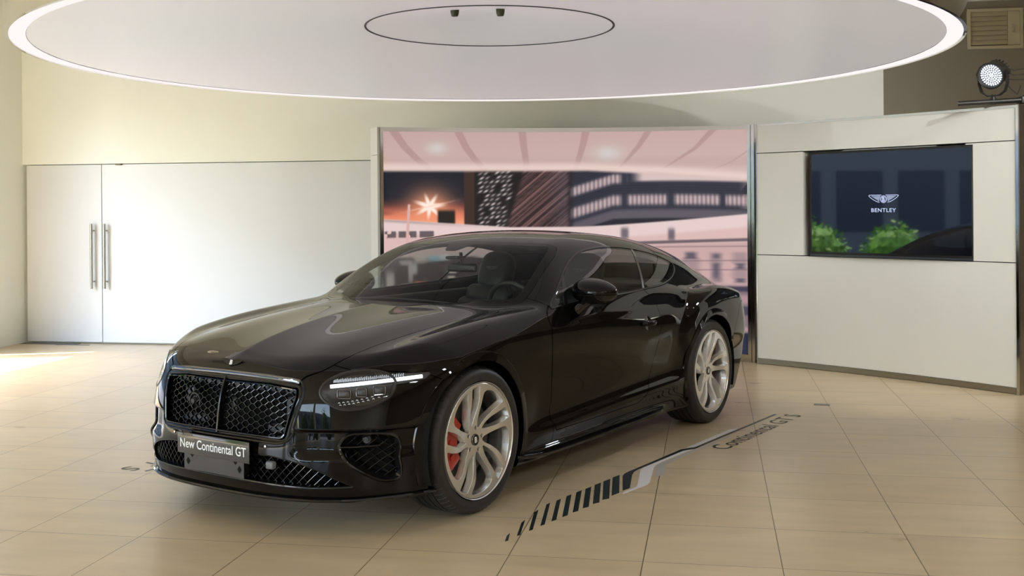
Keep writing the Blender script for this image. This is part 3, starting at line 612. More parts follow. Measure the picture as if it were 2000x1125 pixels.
F=Lut2(_fz,_fy,[
 [.80,.79,.75,.69,.62,.50,.38,.24,.10],
 [.86,.85,.81,.75,.68,.565,.44,.28,.14],
 [.88,.868,.828,.770,.70,.59,.465,.31,.16],
 [.885,.872,.832,.776,.71,.605,.485,.33,.17],
 [.880,.868,.828,.775,.712,.61,.49,.335,.17],
 [.868,.858,.820,.768,.706,.608,.487,.335,.17],
 [.855,.845,.806,.75,.685,.59,.47,.32,.16],
 [.825,.815,.778,.72,.65,.55,.435,.29,.14],
 [.785,.775,.738,.675,.60,.49,.375,.235,.10],
 [.72,.71,.665,.60,.52,.40,.28,.14,.0],
 [.60,.59,.54,.47,.38,.26,.14,.0,-.1]])
rearx=Lut2([.1,.3,.5,.7,.85,.95,1.1],[0,.4,.6,.75,.85,.95,1.05],[
 [-3.70,-3.68,-3.64,-3.56,-3.45,-3.30,-3.0],
 [-3.88,-3.86,-3.82,-3.74,-3.62,-3.44,-3.2],
 [-3.98,-3.96,-3.92,-3.84,-3.72,-3.52,-3.2],
 [-3.97,-3.95,-3.91,-3.83,-3.71,-3.50,-3.2],
 [-3.95,-3.93,-3.88,-3.79,-3.66,-3.45,-3.2],
 [-3.94,-3.92,-3.86,-3.76,-3.62,-3.40,-3.1],
 [-3.90,-3.88,-3.82,-3.70,-3.55,-3.3,-3.0]])
zc=Lut1([-.1,-.42,-.6,-.8,-1.0,-1.2,-1.4,-1.6,-1.8,-2.0,-2.3,-2.6,-2.9,-3.2,-3.5,-3.75,-3.95,-4.2],
        [.80,1.000,1.097,1.193,1.277,1.343,1.382,1.399,1.402,1.397,1.377,1.340,1.283,1.203,1.100,1.008,.945,.86],-4.2,0,.02)
crown=Lut1([-.1,-.42,-.8,-1.2,-1.5,-1.9,-2.6,-3.4,-4.2],[.32,.29,.22,.13,.115,.11,.12,.13,.15],-4.2,0,.02)
def TG(x,y):
    return zc(x)-crown(x)*y*y-.10*np.clip(np.abs(y)-.3,0,1)**3
_gx=[-.2,-.75,-1.2,-1.8,-2.3,-2.7,-3.1,-3.5,-3.9]
_gz=[.90,1.0,1.1,1.2,1.3,1.4]
WG=Lut2(_gx,_gz,[
 [.88,.84,.78,.71,.62,.51],
 [.905,.862,.800,.722,.63,.52],
 [.912,.870,.807,.728,.635,.525],
 [.910,.868,.806,.727,.635,.525],
 [.885,.846,.788,.712,.622,.51],
 [.845,.805,.745,.672,.585,.48],
 [.785,.738,.672,.595,.505,.41],
 [.70,.64,.555,.465,.38,.30],
 [.62,.545,.45,.36,.28,.20]])
hz_top=Lut1([-1.8,-2.1,-2.3,-2.45,-2.6,-2.8,-3.0,-3.3,-3.6,-4.1],[-.3,.25,.62,.80,.892,.952,.972,.958,.905,.80],-4.1,-1.8,.02)
hxf=Lut1([.1,.35,.50,.65,.78,.90,1.1],[-2.46,-2.45,-2.41,-2.34,-2.25,-2.20,-2.2],.1,1.1,.02)
hw=Lut1([-1.9,-2.2,-2.5,-2.87,-3.2,-3.5,-3.8,-4.1],[.95,.965,.98,.986,.973,.938,.872,.77],-4.1,-1.9,.02)
def Wh(x,z):
    return hw(x)-.10*np.clip(.45-z,0,1)**1.5-.9*np.clip(z-.70,0,1)**2.2-.020*sstep(x,-2.60,-2.22)*(1-sstep(z,.45,.90))
def skirt(x,z):
    zt=.222+.0*x; return .022*(1-sstep(z,.222,.236))*sstep(x,-2.25,-1.95)*sstep(-x,.36,.60)
def fascia(y,z):
    m=sstep(y,.43,.56)
    a=-.026*sstep(.517-z,0,.022)*m
    b_=.030*sstep(.425-z,-.01,.07)*m
    return a+b_
def body_f(P):
    x=P[:,0];y=np.abs(P[:,1]);z=P[:,2]
    side=(y-W(x,z)-skirt(x,z))*.82
    top=(z-T(x,y))*.97
    kf=.05+.045*sstep(x,-.5,.3)
    f=smax(side,top,kf*.9)
    fr=(x-F(z,y)-fascia(y,z))*.80
    f=smax(f,fr,.05)
    # haunch
    hs=(y-Wh(x,z))*.9
    ht=(z-hz_top(x)+.10*np.clip(.86-y,0,1))*.72
    H=smax(hs,ht,.075)
    H=smax(H,.70-y,.05)
    H=smax(H,(x-hxf(z))*.75,.09)
    H=smax(H,(.50-z)*.6,.12)
    f=smin(f,H,.034)
    re=(rearx(z,y)-x)*.85
    # greenhouse
    g=smax((y-WG(x,z))*.80,(z-TG(x,y))*.87,.055+.045*sstep(-x,1.2,1.9))
    g=smax(g,.80-z,.03)
    f=smin(f,g,.030)
    f=smax(f,re,.05)
    bot=.165-z+.0*x
    f=smax(f,bot,.02)
    return f
def body_g(P,e=1e-3):
    g=np.empty_like(P)
    for k in range(3):
        d=np.zeros(3);d[k]=e
        g[:,k]=(body_f(P+d)-body_f(P-d))/(2*e)
    return g
def project(P,it=4):
    for _ in range(it):
        g=body_g(P); f=body_f(P); n2=(g*g).sum(1)+1e-9
        s=f/n2; s=np.clip(s,-.02,.02)
        P=P-g*s[:,None]
    return P
def surface_nets(f,lo,hi,d):
    ax=[np.arange(lo[k],hi[k]+d,d) for k in range(3)]
    nx,ny,nz=[len(a) for a in ax]
    X=np.stack(np.meshgrid(*ax,indexing='ij'),-1).reshape(-1,3)
    v=np.empty(len(X)); 
    for s in range(0,len(X),400000): v[s:s+400000]=f(X[s:s+400000])
    v=v.reshape(nx,ny,nz); sg=v<0
    c=sg[:-1,:-1,:-1].astype(int)
    cnt=sum(sg[a:nx-1+a,b:ny-1+b,e:nz-1+e].astype(int) for a in(0,1) for b in (0,1) for e in(0,1))
    act=(cnt>0)&(cnt<8)
    idx=-np.ones(act.shape,int); idx[act]=np.arange(act.sum())
    ii=np.argwhere(act)
    S=np.zeros((len(ii),3));C=np.zeros(len(ii))
    for axis in range(3):
        for a in (0,1):
            for b in (0,1):
                o1=[0,0,0];o=[k for k in range(3) if k!=axis];o1[o[0]]=a;o1[o[1]]=b
                o2=list(o1);o2[axis]=1
                v1=v[ii[:,0]+o1[0],ii[:,1]+o1[1],ii[:,2]+o1[2]];v2=v[ii[:,0]+o2[0],ii[:,1]+o2[1],ii[:,2]+o2[2]]
                m=(v1<0)!=(v2<0); t=np.where(m,v1/(v1-v2+1e-20),0)
                p=ii+np.array(o1); p=p.astype(float); p[:,axis]+=t
                S+=p*m[:,None];C+=m
    V=S/C[:,None]*d+np.array([a[0] for a in ax])
    Q=[]
    # x edges
    for axis in range(3):
        s1=[slice(None)]*3;s2=[slice(None)]*3;s1[axis]=slice(0,-1);s2[axis]=slice(1,None)
        o=[k for k in range(3) if k!=axis]
        for k in o: s1[k]=slice(1,-1);s2[k]=slice(1,-1)
        a=sg[tuple(s1)];b=sg[tuple(s2)]
        e=np.argwhere(a!=b); inside=a[tuple(e.T)]
        base=e.copy(); 
        for k in o: base[:,k]+=1
        def cell(da,db):
            q=base.copy();q[:,o[0]]+=da;q[:,o[1]]+=db;return idx[q[:,0],q[:,1],q[:,2]]
        q=np.stack([cell(-1,-1),cell(0,-1),cell(0,0),cell(-1,0)],1)
        flip=inside if axis!=1 else ~inside
        q[~flip]=q[~flip][:,::-1]
        Q.append(q)
    return V,np.concatenate(Q)
def subdiv(V,Q):
    n=len(V)
    E=np.concatenate([np.sort(Q[:,[i,(i+1)%4]],1) for i in range(4)])
    U,inv=np.unique(E[:,0]*np.int64(n)+E[:,1],return_inverse=True); inv=inv.reshape(4,-1)
    me=(V[U//n]+V[U%n])/2; mf=V[Q].mean(1)
    eo=n; fo=n+len(U)
    V2=np.concatenate([V,me,mf]); f=fo+np.arange(len(Q))
    out=[np.stack([Q[:,i],eo+inv[i],f,eo+inv[i-1]],1) for i in range(4)]
    return V2,np.concatenate(out)
def relax(V,Q,it=1):
    n=len(V)
    for _ in range(it):
        S=np.zeros_like(V);C=np.zeros(n)
        for i in range(4):
            a=Q[:,i];b=Q[:,(i+1)%4]
            for k in range(3):
                S[:,k]+=np.bincount(a,V[b,k],n)+np.bincount(b,V[a,k],n)
            C+=np.bincount(a,minlength=n)+np.bincount(b,minlength=n)
        V=.5*V+.5*S/np.maximum(C,1)[:,None]
    return V
class TM:  # triangle mesh with normals
    def __init__(s,V,N,T_): s.V=V;s.N=N;s.T=T_
    def prune(s):
        u,inv=np.unique(s.T,return_inverse=True)
        return TM(s.V[u],s.N[u],inv.reshape(-1,3))
def clip(m,g,eps=1e-5):
    """split a triangle mesh at g=0 -> (g>0 part, g<0 part)"""
    g=np.where(np.abs(g)<eps,eps,g)
    t=m.T; s=g[t]>0; k=s.sum(1)
    mix=(k==1)|(k==2)
    tm=t[mix]; sm=s[mix]; odd=np.where(k[mix]==1,1,0)
    # rotate so that the odd vertex is first
    loc=np.argmax(sm==(odd==1)[:,None],1)
    r=np.arange(len(tm)); a=tm[r,loc];b=tm[r,(loc+1)%3];c=tm[r,(loc+2)%3]
    n=len(m.V)
    def key(p,q): return np.minimum(p,q)*np.int64(n)+np.maximum(p,q)
    K=np.concatenate([key(a,b),key(a,c)]); U,inv=np.unique(K,return_inverse=True)
    p=U//n;q=U%n; w=(g[p]/(g[p]-g[q]))[:,None]
    V=np.concatenate([m.V,m.V[p]*(1-w)+m.V[q]*w]); N=np.concatenate([m.N,m.N[p]*(1-w)+m.N[q]*w])
    N/=np.linalg.norm(N,axis=1)[:,None]+1e-12
    ab=n+inv[:len(a)];ac=n+inv[len(a):]
    one=np.stack([a,ab,ac],1); two=np.concatenate([np.stack([ab,b,c],1),np.stack([ab,c,ac],1)])
    o2=np.concatenate([odd,odd])
    P=np.concatenate([t[k==3],one[odd==1],two[o2==0]]); Ng=np.concatenate([t[k==0],one[odd==0],two[o2==1]])
    return TM(V,N,P).prune(),TM(V,N,Ng).prune()
def sdpoly(px,py,poly):
    """signed distance, positive inside"""
    poly=np.asarray(poly,float); d2=np.full(len(px),1e9); ins=np.zeros(len(px),bool)
    lo=poly.min(0)-.06;hi=poly.max(0)+.06
    near=(px>lo[0])&(px<hi[0])&(py>lo[1])&(py<hi[1])
    X=px[near];Y=py[near];D=np.full(len(X),1e9);I=np.zeros(len(X),bool)
    for i in range(len(poly)):
        a=poly[i];b=poly[(i+1)%len(poly)];e=b-a;L=e@e
        if L<1e-12: continue
        t=np.clip(((X-a[0])*e[0]+(Y-a[1])*e[1])/L,0,1)
        D=np.minimum(D,(X-a[0]-t*e[0])**2+(Y-a[1]-t*e[1])**2)
        if a[1]!=b[1]:
            cnd=((a[1]>Y)!=(b[1]>Y))&(X<(b[0]-a[0])*(Y-a[1])/(b[1]-a[1])+a[0])
            I^=cnd
    d=np.full(len(px),-.06); d[near]=np.where(I,1,-1)*np.sqrt(D); return d
def sdline(px,py,pts):
    """distance to an open polyline"""
    pts=np.asarray(pts,float); D=np.full(len(px),1e9)
    for a,b in zip(pts[:-1],pts[1:]):
        e=b-a;t=np.clip(((px-a[0])*e[0]+(py-a[1])*e[1])/(e@e),0,1)
        D=np.minimum(D,(px-a[0]-t*e[0])**2+(py-a[1]-t*e[1])**2)
    return np.sqrt(D)
def rpoly(pts,r=.03,n=6):
    """polygon with rounded corners; points (x,y[,radius])"""
    out=[];m=len(pts)
    for i in range(m):
        p=np.array(pts[i][:2],float); rr=pts[i][2] if len(pts[i])>2 else r
        a=np.array(pts[i-1][:2],float)-p;b=np.array(pts[(i+1)%m][:2],float)-p
        la=np.linalg.norm(a);lb=np.linalg.norm(b);rr=min(rr,la*.49,lb*.49)
        p0=p+a/la*rr;p1=p+b/lb*rr
        for t in np.linspace(0,1,n): out.append((1-t)**2*p0+2*t*(1-t)*p+t*t*p1)
    return np.array(out)
def cpts(pts,n=8,closed=True):
    """Catmull-Rom through points"""
    P_=np.array(pts,float);m=len(P_);out=[]
    rng=range(m) if closed else range(m-1)
    for i in rng:
        p0=P_[(i-1)%m] if closed or i>0 else 2*P_[0]-P_[1]
        p1=P_[i];p2=P_[(i+1)%m];p3=P_[(i+2)%m] if closed or i+2<m else 2*P_[-1]-P_[-2]
        for t in np.linspace(0,1,n,endpoint=False):
            out.append(.5*((2*p1)+(-p0+p2)*t+(2*p0-5*p1+4*p2-p3)*t*t+(-p0+3*p1-3*p2+p3)*t**3))
    if not closed: out.append(P_[-1])
    return np.array(out)

# ---------------------------------------------------------------- car: materials
M_paint = mat('black_paint', (.0030, .0028, .0028), .02, ior=1.34)
M_gblk = mat('gloss_black_trim', (.006, .006, .006), .06, ior=1.5)
M_sblk = mat('satin_black', (.014, .014, .014), .38)
M_mblk = mat('matt_black', (.006, .006, .006), .85, spec=.15)
M_rub = noise_into(mat('tyre_rubber', (.016, .016, .016), .55), 30, .15)
M_rim = mat('silver_wheel_paint', (.74, .74, .74), .27, .85, coat=.6, croughness=.05)
M_wsg = thin_glass('windscreen_glass', (.80, .83, .81), ior=1.22)
M_sdg = thin_glass('side_glass', (.50, .54, .52), ior=1.5)
M_lens = thin_glass('lamp_lens', (.93, .94, .95))
M_caliper = mat('red_caliper_paint', (.42, .012, .006), .3, coat=.7)
M_iron = mat('brake_iron', (.07, .068, .065), .4, .9)
M_leather = noise_into(mat('dark_leather', (.016, .017, .019), .45), 40, .15)
M_dchrome = mat('dark_chrome', (.30, .30, .31), .12, 1)

CARM = Matrix.Translation((-.9659, 6.2135, 0)) @ Matrix.Rotation(CARYAW, 4, 'Z')
car = bpy.data.objects.new('car', None); C.objects.link(car); car.matrix_world = CARM; car.empty_display_size = .5
tag(car, 'glossy black two door coupe with silver multi spoke wheels, parked under the round ceiling light', 'car')

# ---------------------------------------------------------------- car: base surface
V, Q = surface_nets(body_f, (-4.1, -3*NETS, .10), (1.0, 1.08, 1.46), NETS)
V = project(V); V = relax(V, Q, 2); V = project(V)
V, Q = subdiv(V, Q); V = project(V, 3); V = relax(V, Q, 1); V = project(V, 3)
T3 = np.concatenate([Q[:, [0, 1, 2]], Q[:, [0, 2, 3]]])
# finer facets over the sculpted lower nose
cc = V[T3].mean(1); sel = (cc[:, 0] > .12) & (cc[:, 2] > .20) & (cc[:, 2] < .60)
Ts = T3[sel]; E_ = np.concatenate([np.sort(Ts[:, [i, (i+1) % 3]], 1) for i in range(3)]); Ue, ie = np.unique(E_[:, 0]*np.int64(len(V))+E_[:, 1], return_inverse=True); ie = ie.reshape(3, -1)+len(V)
mids = project((V[Ue//len(V)]+V[Ue % len(V)])/2, 3); V = np.concatenate([V, mids]); a_, b_, c_ = Ts.T
T3 = np.concatenate([T3[~sel], np.stack([a_, ie[0], ie[2]], 1), np.stack([ie[0], b_, ie[1]], 1), np.stack([ie[2], ie[1], c_], 1), np.stack([ie[0], ie[1], ie[2]], 1)])
G_ = body_g(V); N_ = G_/np.linalg.norm(G_, axis=1)[:, None]
base = TM(V, N_, T3); base, _ = clip(base, base.V[:, 1])
def surf_x(y, z, x0=1.05, x1=-.3):
    """front facing skin: x for given (y, z)"""
    y = np.asarray(y, float); z = np.asarray(z, float); xs = np.linspace(x0, x1, 90); lo = np.full(y.shape, x1); hi = np.full(y.shape, x0); done = np.zeros(y.shape, bool)
    for k in range(len(xs)-1):
        f = body_f(np.stack([np.full(y.shape, xs[k+1]), y, z], -1).reshape(-1, 3)).reshape(y.shape); n_ = (f < 0) & ~done; hi[n_] = xs[k]; lo[n_] = xs[k+1]; done |= n_
    for _ in range(22):
        m_ = (lo+hi)/2; f = body_f(np.stack([m_, y, z], -1).reshape(-1, 3)).reshape(y.shape); hi = np.where(f > 0, m_, hi); lo = np.where(f > 0, lo, m_)
    return (lo+hi)/2
def surf_y(x, z, y0=1.1, y1=.3):
    x = np.asarray(x, float); z = np.asarray(z, float); ys = np.linspace(y0, y1, 60); lo = np.full(x.shape, y1); hi = np.full(x.shape, y0); done = np.zeros(x.shape, bool)
    for k in range(len(ys)-1):
        f = body_f(np.stack([x, np.full(x.shape, ys[k+1]), z], -1).reshape(-1, 3)).reshape(x.shape); n_ = (f < 0) & ~done; hi[n_] = ys[k]; lo[n_] = ys[k+1]; done |= n_
    for _ in range(22):
        m_ = (lo+hi)/2; f = body_f(np.stack([x, m_, z], -1).reshape(-1, 3)).reshape(x.shape); hi = np.where(f > 0, m_, hi); lo = np.where(f > 0, lo, m_)
    return (lo+hi)/2
def surf_z(x, y, z0=1.45, z1=.5):
    x = np.asarray(x, float); y = np.asarray(y, float); zs = np.linspace(z0, z1, 70); lo = np.full(x.shape, z1); hi = np.full(x.shape, z0); done = np.zeros(x.shape, bool)
    for k in range(len(zs)-1):
        f = body_f(np.stack([x, y, np.full(x.shape, zs[k+1])], -1).reshape(-1, 3)).reshape(x.shape); n_ = (f < 0) & ~done; hi[n_] = zs[k]; lo[n_] = zs[k+1]; done |= n_
    for _ in range(22):
        m_ = (lo+hi)/2; f = body_f(np.stack([x, y, m_], -1).reshape(-1, 3)).reshape(x.shape); hi = np.where(f > 0, m_, hi); lo = np.where(f > 0, lo, m_)
    return (lo+hi)/2
def nrm(P_):
    g = body_g(np.asarray(P_, float)); return g/np.linalg.norm(g, axis=1)[:, None]

# ---------------------------------------------------------------- car: panel outlines
grille_in = rpoly([(-.2, .732, 0), (.30, .722, 0), (.470, .706, .045), (.478, .66, .02), (.436, .472, .03), (.415, .455, .03), (.2, .458, 0), (-.2, .463, 0)], .02)      # (y, z)
grille_out = rpoly([(-.2, .762, 0), (.30, .750, 0), (.478, .735, .06), (.500, .68, .02), (.458, .462, .05), (.40, .440, .04), (.2, .444, 0), (-.2, .449, 0)], .02)
lamp_poly = cpts([(.569, .690), (.575, .720), (.600, .748), (.645, .772), (.700, .782), (.755, .776), (.800, .757), (.828, .722), (.828, .675), (.810, .648), (.775, .624), (.725, .610), (.672, .611), (.625, .630), (.585, .660)], 6)
drl_poly = rpoly([(.74, .772, .004), (.82, .762, .01), (.912, .758, .006), (.905, .728, .01), (.845, .716, .01), (.78, .712, .004)], .004)
low_open = rpoly([(-.2, .388, 0), (.36, .384, .02), (.50, .362, .05), (.60, .326, .06), (.735, .243, .02), (.56, .238, 0), (.2, .246, 0), (-.2, .246, 0)], .02)
vent_poly = rpoly([(.655, .432, .03), (.692, .492, .03), (.80, .492, .05), (.850, .474, .05), (.868, .330, .03), (.862, .272, .03), (.812, .268, .04), (.726, .344, .05)], .03)
hood_poly = cpts([(.775, -.46), (.79, -.30), (.806, 0), (.79, .30), (.775, .452), (.755, .475), (.69, .555), (.60, .598), (.52, .612), (.31, .629), (0, .646), (-.25, .657), (-.43, .668), (-.56, .695), (-.625, .728), (-.60, .66), (-.50, .53), (-.44, .40), (-.38, .27), (-.33, .16), (-.285, .05), (-.285, -.05), (-.33, -.16), (-.45, -.5)], 5)      # (x, y)
ws_poly = rpoly([(-.33, -.3, 0), (-.33, 0, .15), (-.36, .15, .1), (-.43, .35, .2), (-.53, .52, .2), (-.64, .69, .05), (-.70, .745, .03), (-.80, .752, .05), (-1.02, .713, .1), (-1.22, .662, .05), (-1.312, .612, .05), (-1.305, .575, .03), (-1.235, .40, .2), (-1.195, .15, .2), (-1.19, -.3, 0)], .02)      # (x, y)
rw_poly = rpoly([(-2.62, -.3, 0), (-2.62, .30, .1), (-2.70, .47, .08), (-3.05, .50, .05), (-3.42, .47, .08), (-3.48, .30, .1), (-3.50, -.3, 0)], .05)
dlo = cpts([(-.815, .988), (-.99, 1.083), (-1.16, 1.168), (-1.33, 1.232), (-1.50, 1.272), (-1.70, 1.289), (-1.90, 1.292), (-2.10, 1.281), (-2.30, 1.258), (-2.50, 1.223), (-2.64, 1.187), (-2.715, 1.158), (-2.725, 1.130), (-2.66, 1.088), (-2.54, 1.052), (-2.37, 1.027), (-2.15, 1.017), (-1.95, 1.012), (-1.64, 1.004), (-1.30, .994), (-1.0, .984), (-.86, .979)], 5)      # (x, z)
door_poly = [(-.805, .990), (-.757, .966), (-.733, .943), (-.708, .85), (-.712, .76), (-.719, .657), (-.737, .47), (-.716, .416), (-.722, .36), (-.745, .30), (-1.1, .297), (-1.75, .302), (-1.86, .335), (-1.925, .40), (-1.955, .45), (-1.985, .50), (-2.02, .576), (-2.06, .657), (-2.088, .76), (-2.094, .83), (-2.088, .90), (-2.055, .955), (-2.01, 1.0), (-1.98, 1.0225), (-1.965, 1.06), (-1.70, 1.10), (-1.1, 1.05), (-.90, 1.012)]
bump_poly = [(.20, -.1), (.27, .703), (.291, .722), (.35, .750), (.45, .768), (.55, .780), (.623, .782), (.650, .80), (.663, .815), (.70, .86), (1.2, .9), (1.2, -.1)]
def on_side(m): return m.N[:, 1] > .25
parts = {}
m = base
x, y, z = m.V.T
arch = np.maximum(.405-np.hypot(x, z-.375), .405-np.hypot(x+2.851, z-.375)); arch = np.where(y > .5, arch, -1)
_, m = clip(m, arch)
def cut(m, g): return clip(m, g)
def by_yz(m, poly, xmin=.2): d = sdpoly(m.V[:, 1], m.V[:, 2], poly); return np.where(m.V[:, 0] > xmin, d, -.06)
def by_xz(m, poly, ymin=.45, zmin=-1): d = sdpoly(m.V[:, 0], m.V[:, 2], poly); return np.where((m.V[:, 1] > ymin) & (m.V[:, 2] > zmin), d, -.06)
def by_xy(m, poly, zmin=.7): d = sdpoly(m.V[:, 0], m.V[:, 1], poly); return np.where(m.V[:, 2] > zmin, d, -.06)
GAP = .0022
def split(m, fn, gap=GAP):
    a, _ = clip(m, fn(m)-gap); _, b_ = clip(m, fn(m)+gap); return a, b_
parts['windscreen'], m = split(m, lambda q: by_xy(q, ws_poly, .9), .001)
parts['rear_window'], m = split(m, lambda q: by_xy(q, rw_poly, .8), .001)
glass, m = split(m, lambda q: by_xz(q, dlo, .45, .9), .001)
_, m = split(m, lambda q: by_yz(q, grille_in, .4), 0)
_, m = split(m, lambda q: by_yz(q, low_open, .4), 0)
_, m = split(m, lambda q: by_yz(q, vent_poly, .2), 0)
lamp_all = lambda q: np.maximum(by_yz(q, lamp_poly, .2), by_yz(q, drl_poly, .2))
parts['lens'], m = split(m, lamp_all, .0018)
parts['hood'], m = split(m, lambda q: by_xy(q, hood_poly, .7))
parts['door'], m = split(m, lambda q: by_xz(q, door_poly, .6))
parts['front_bumper'], m = split(m, lambda q: by_xz(q, bump_poly, -.5))
# lamp-to-fender seam ends the wing; everything ahead of the door is the wing
wing_poly = [(-.712, -.1), (-.712, .40), (-.735, .47), (-.715, .657), (-.704, .85), (-.729, .943), (-.753, .966), (-.803, .992), (-.74, 1.05), (-.5, 1.2), (1.2, 1.2), (1.2, -.1)]
parts['front_wing'], m = split(m, lambda q: by_xz(q, wing_poly, -.5), .0018)
# rear bumper seam
rb_poly = [(-3.245, .60), (-3.30, .70), (-3.39, .80), (-3.44, .83), (-4.3, .86), (-4.3, -.1), (-3.20, -.1), (-3.22, .40)]
parts['rear_bumper'], m = split(m, lambda q: by_xz(q, rb_poly, -.5), .0018)
parts['body_shell'] = m
# windows: triangle, door glass, rear side glass, with dark dividers between
div1 = lambda q: (q.V[:, 0]+1.045)+(q.V[:, 2]-1.06)*1.01*-1+.0       # behind the mirror
def dl(q, xa, za, xb, zb): 
    d = np.array([xb-xa, zb-za]); L = np.hypot(*d); return ((q.V[:, 0]-xa)*d[1]-(q.V[:, 2]-za)*d[0])/L
tri, rest = clip(glass, dl(glass, -.968, .97, -1.128, 1.16))
t_ = (.5 if False else 0)
d1 = lambda q: dl(q, -.968, .97, -1.128, 1.16); d2 = lambda q: dl(q, -1.985, 1.0, -2.235, 1.29)
tri, _ = clip(glass, d1(glass)-.012); _, rest = clip(glass, d1(glass)+.012)
if (tri.V[:, 0].mean() if len(tri.V) else 0) < rest.V[:, 0].mean(): tri, rest = rest, tri
bar1, _ = clip(glass, .012-np.abs(d1(glass)))
sgn = 1 if d2(rest)[np.argmax(rest.V[:, 0])] > 0 else -1
dg, _ = clip(rest, sgn*d2(rest)-.010); qg, _ = clip(rest, -sgn*d2(rest)-.010); bar2, _ = clip(rest, .010-np.abs(d2(rest))); bar2 = TM(bar2.V+bar2.N*.002, bar2.N, bar2.T)
parts['triangle_window'] = tri; parts['side_window'] = dg; parts['rear_side_window'] = qg; parts['divider_a'] = bar1; parts['divider_b'] = bar2

def flanged(m, depth=.02, skip_mid=True, inward=True):
    """close a panel's open edges with a narrow turned-in flange"""
    E = np.concatenate([m.T[:, [0, 1]], m.T[:, [1, 2]], m.T[:, [2, 0]]]); n = len(m.V)
    k = np.minimum(E[:, 0], E[:, 1])*np.int64(n)+np.maximum(E[:, 0], E[:, 1]); u, idx, cnt = np.unique(k, return_index=True, return_counts=True)
    B = E[idx[cnt == 1]]
    if skip_mid: B = B[~((np.abs(m.V[B[:, 0], 1]) < 2e-5) & (np.abs(m.V[B[:, 1], 1]) < 2e-5))]
    if not len(B): return m
    a, b_ = B.T; t = m.V[b_]-m.V[a]; t /= np.linalg.norm(t, axis=1)[:, None]+1e-12; o = np.cross(t, m.N[a])
    va, inv = np.unique(B, return_inverse=True); inv = inv.reshape(B.shape); O = np.zeros((len(va), 3))
    for c_ in (0, 1): np.add.at(O, inv[:, c_], o)
    O /= np.linalg.norm(O, axis=1)[:, None]+1e-12; n0 = n; top = n0+np.arange(len(va)); low = n0+len(va)+np.arange(len(va))
    V2 = np.concatenate([m.V, m.V[va], m.V[va]-m.N[va]*depth]); N2 = np.concatenate([m.N, O, O])
    ia, ib = inv.T; F = np.concatenate([np.stack([top[ia], low[ia], low[ib]], 1), np.stack([top[ia], low[ib], top[ib]], 1)])
    return TM(V2, N2, np.concatenate([m.T, F]))
def mesh_tm(name, m, both=None):
    """both=None: one side as is; True: mirrored copy joined"""
    Vv, Nn, Tt = m.V, m.N, m.T
    if both:
        Vv = np.concatenate([Vv, Vv*[1, -1, 1]]); Nn = np.concatenate([Nn, Nn*[1, -1, 1]]); Tt = np.concatenate([Tt, Tt[:, ::-1]+len(m.V)])
    me = bpy.data.meshes.new(name); me.vertices.add(len(Vv)); me.vertices.foreach_set('co', Vv.astype(np.float32).ravel())
    me.loops.add(len(Tt)*3); me.loops.foreach_set('vertex_index', Tt.astype(np.int32).ravel())
    me.polygons.add(len(Tt)); me.polygons.foreach_set('loop_start', np.arange(0, len(Tt)*3, 3, dtype=np.int32)); me.update(calc_edges=True)
    me.polygons.foreach_set('use_smooth', [True]*len(Tt)); me.normals_split_custom_set_from_vertices(Nn.astype(np.float32).tolist()); return me
def mirror_tm(m): return TM(m.V*[1, -1, 1], m.N*[1, -1, 1], m.T[:, ::-1])
def part(name, m, material, side=0, parent=car, fl=.02, label=None):
    if fl: m = flanged(m, fl)
    if side == -1: m = mirror_tm(m)
    o = link(name, mesh_tm(name, m, both=(side == 0)), material, parent)
    if label: o['label'] = label
    return o
shell = part('body_shell', parts['body_shell'], M_paint)
hood = part('bonnet', parts['hood'], M_paint, fl=.015)
bump = part('front_bumper', parts['front_bumper'], M_paint, fl=.025)
part('rear_bumper', parts['rear_bumper'], M_paint)
band_, clear_ = clip(parts['windscreen'], .050-by_xy(parts['windscreen'], ws_poly, .9))
pod = rpoly([(-1.25, -.12), (-1.25, .12), (-1.14, .10), (-1.02, .045), (-1.02, -.045), (-1.14, -.10)], .03); pod_, clear_ = clip(clear_, sdpoly(clear_.V[:, 0], clear_.V[:, 1], pod))
M_frit = mat('black_glass_band', (.006, .006, .006), .01, ior=1.24)
ws_o = part('windscreen', clear_, M_wsg, fl=0, label='tinted windscreen'); part('black_edge_band', band_, M_frit, 0, ws_o, fl=.004); part('sensor_patch', pod_, M_frit, 0, ws_o, fl=0)
part('rear_window', parts['rear_window'], M_sdg, fl=.004)
doors = {}
for s_ in (1, -1):
    part('front_wing', parts['front_wing'], M_paint, s_)
    d = doors[s_] = part('door', parts['door'], M_paint, s_)
    part('side_window', parts['side_window'], M_sdg, s_, d, fl=.004); part('quarter_light', parts['triangle_window'], M_sdg, s_, d, fl=.004)
    part('rear_side_window', parts['rear_side_window'], M_sdg, s_, fl=.004)
    for k in ('divider_a', 'divider_b'): part('window_divider', parts[k], M_gblk if k == 'divider_a' else M_dchrome, s_, d if k == 'divider_a' else car, fl=.006)

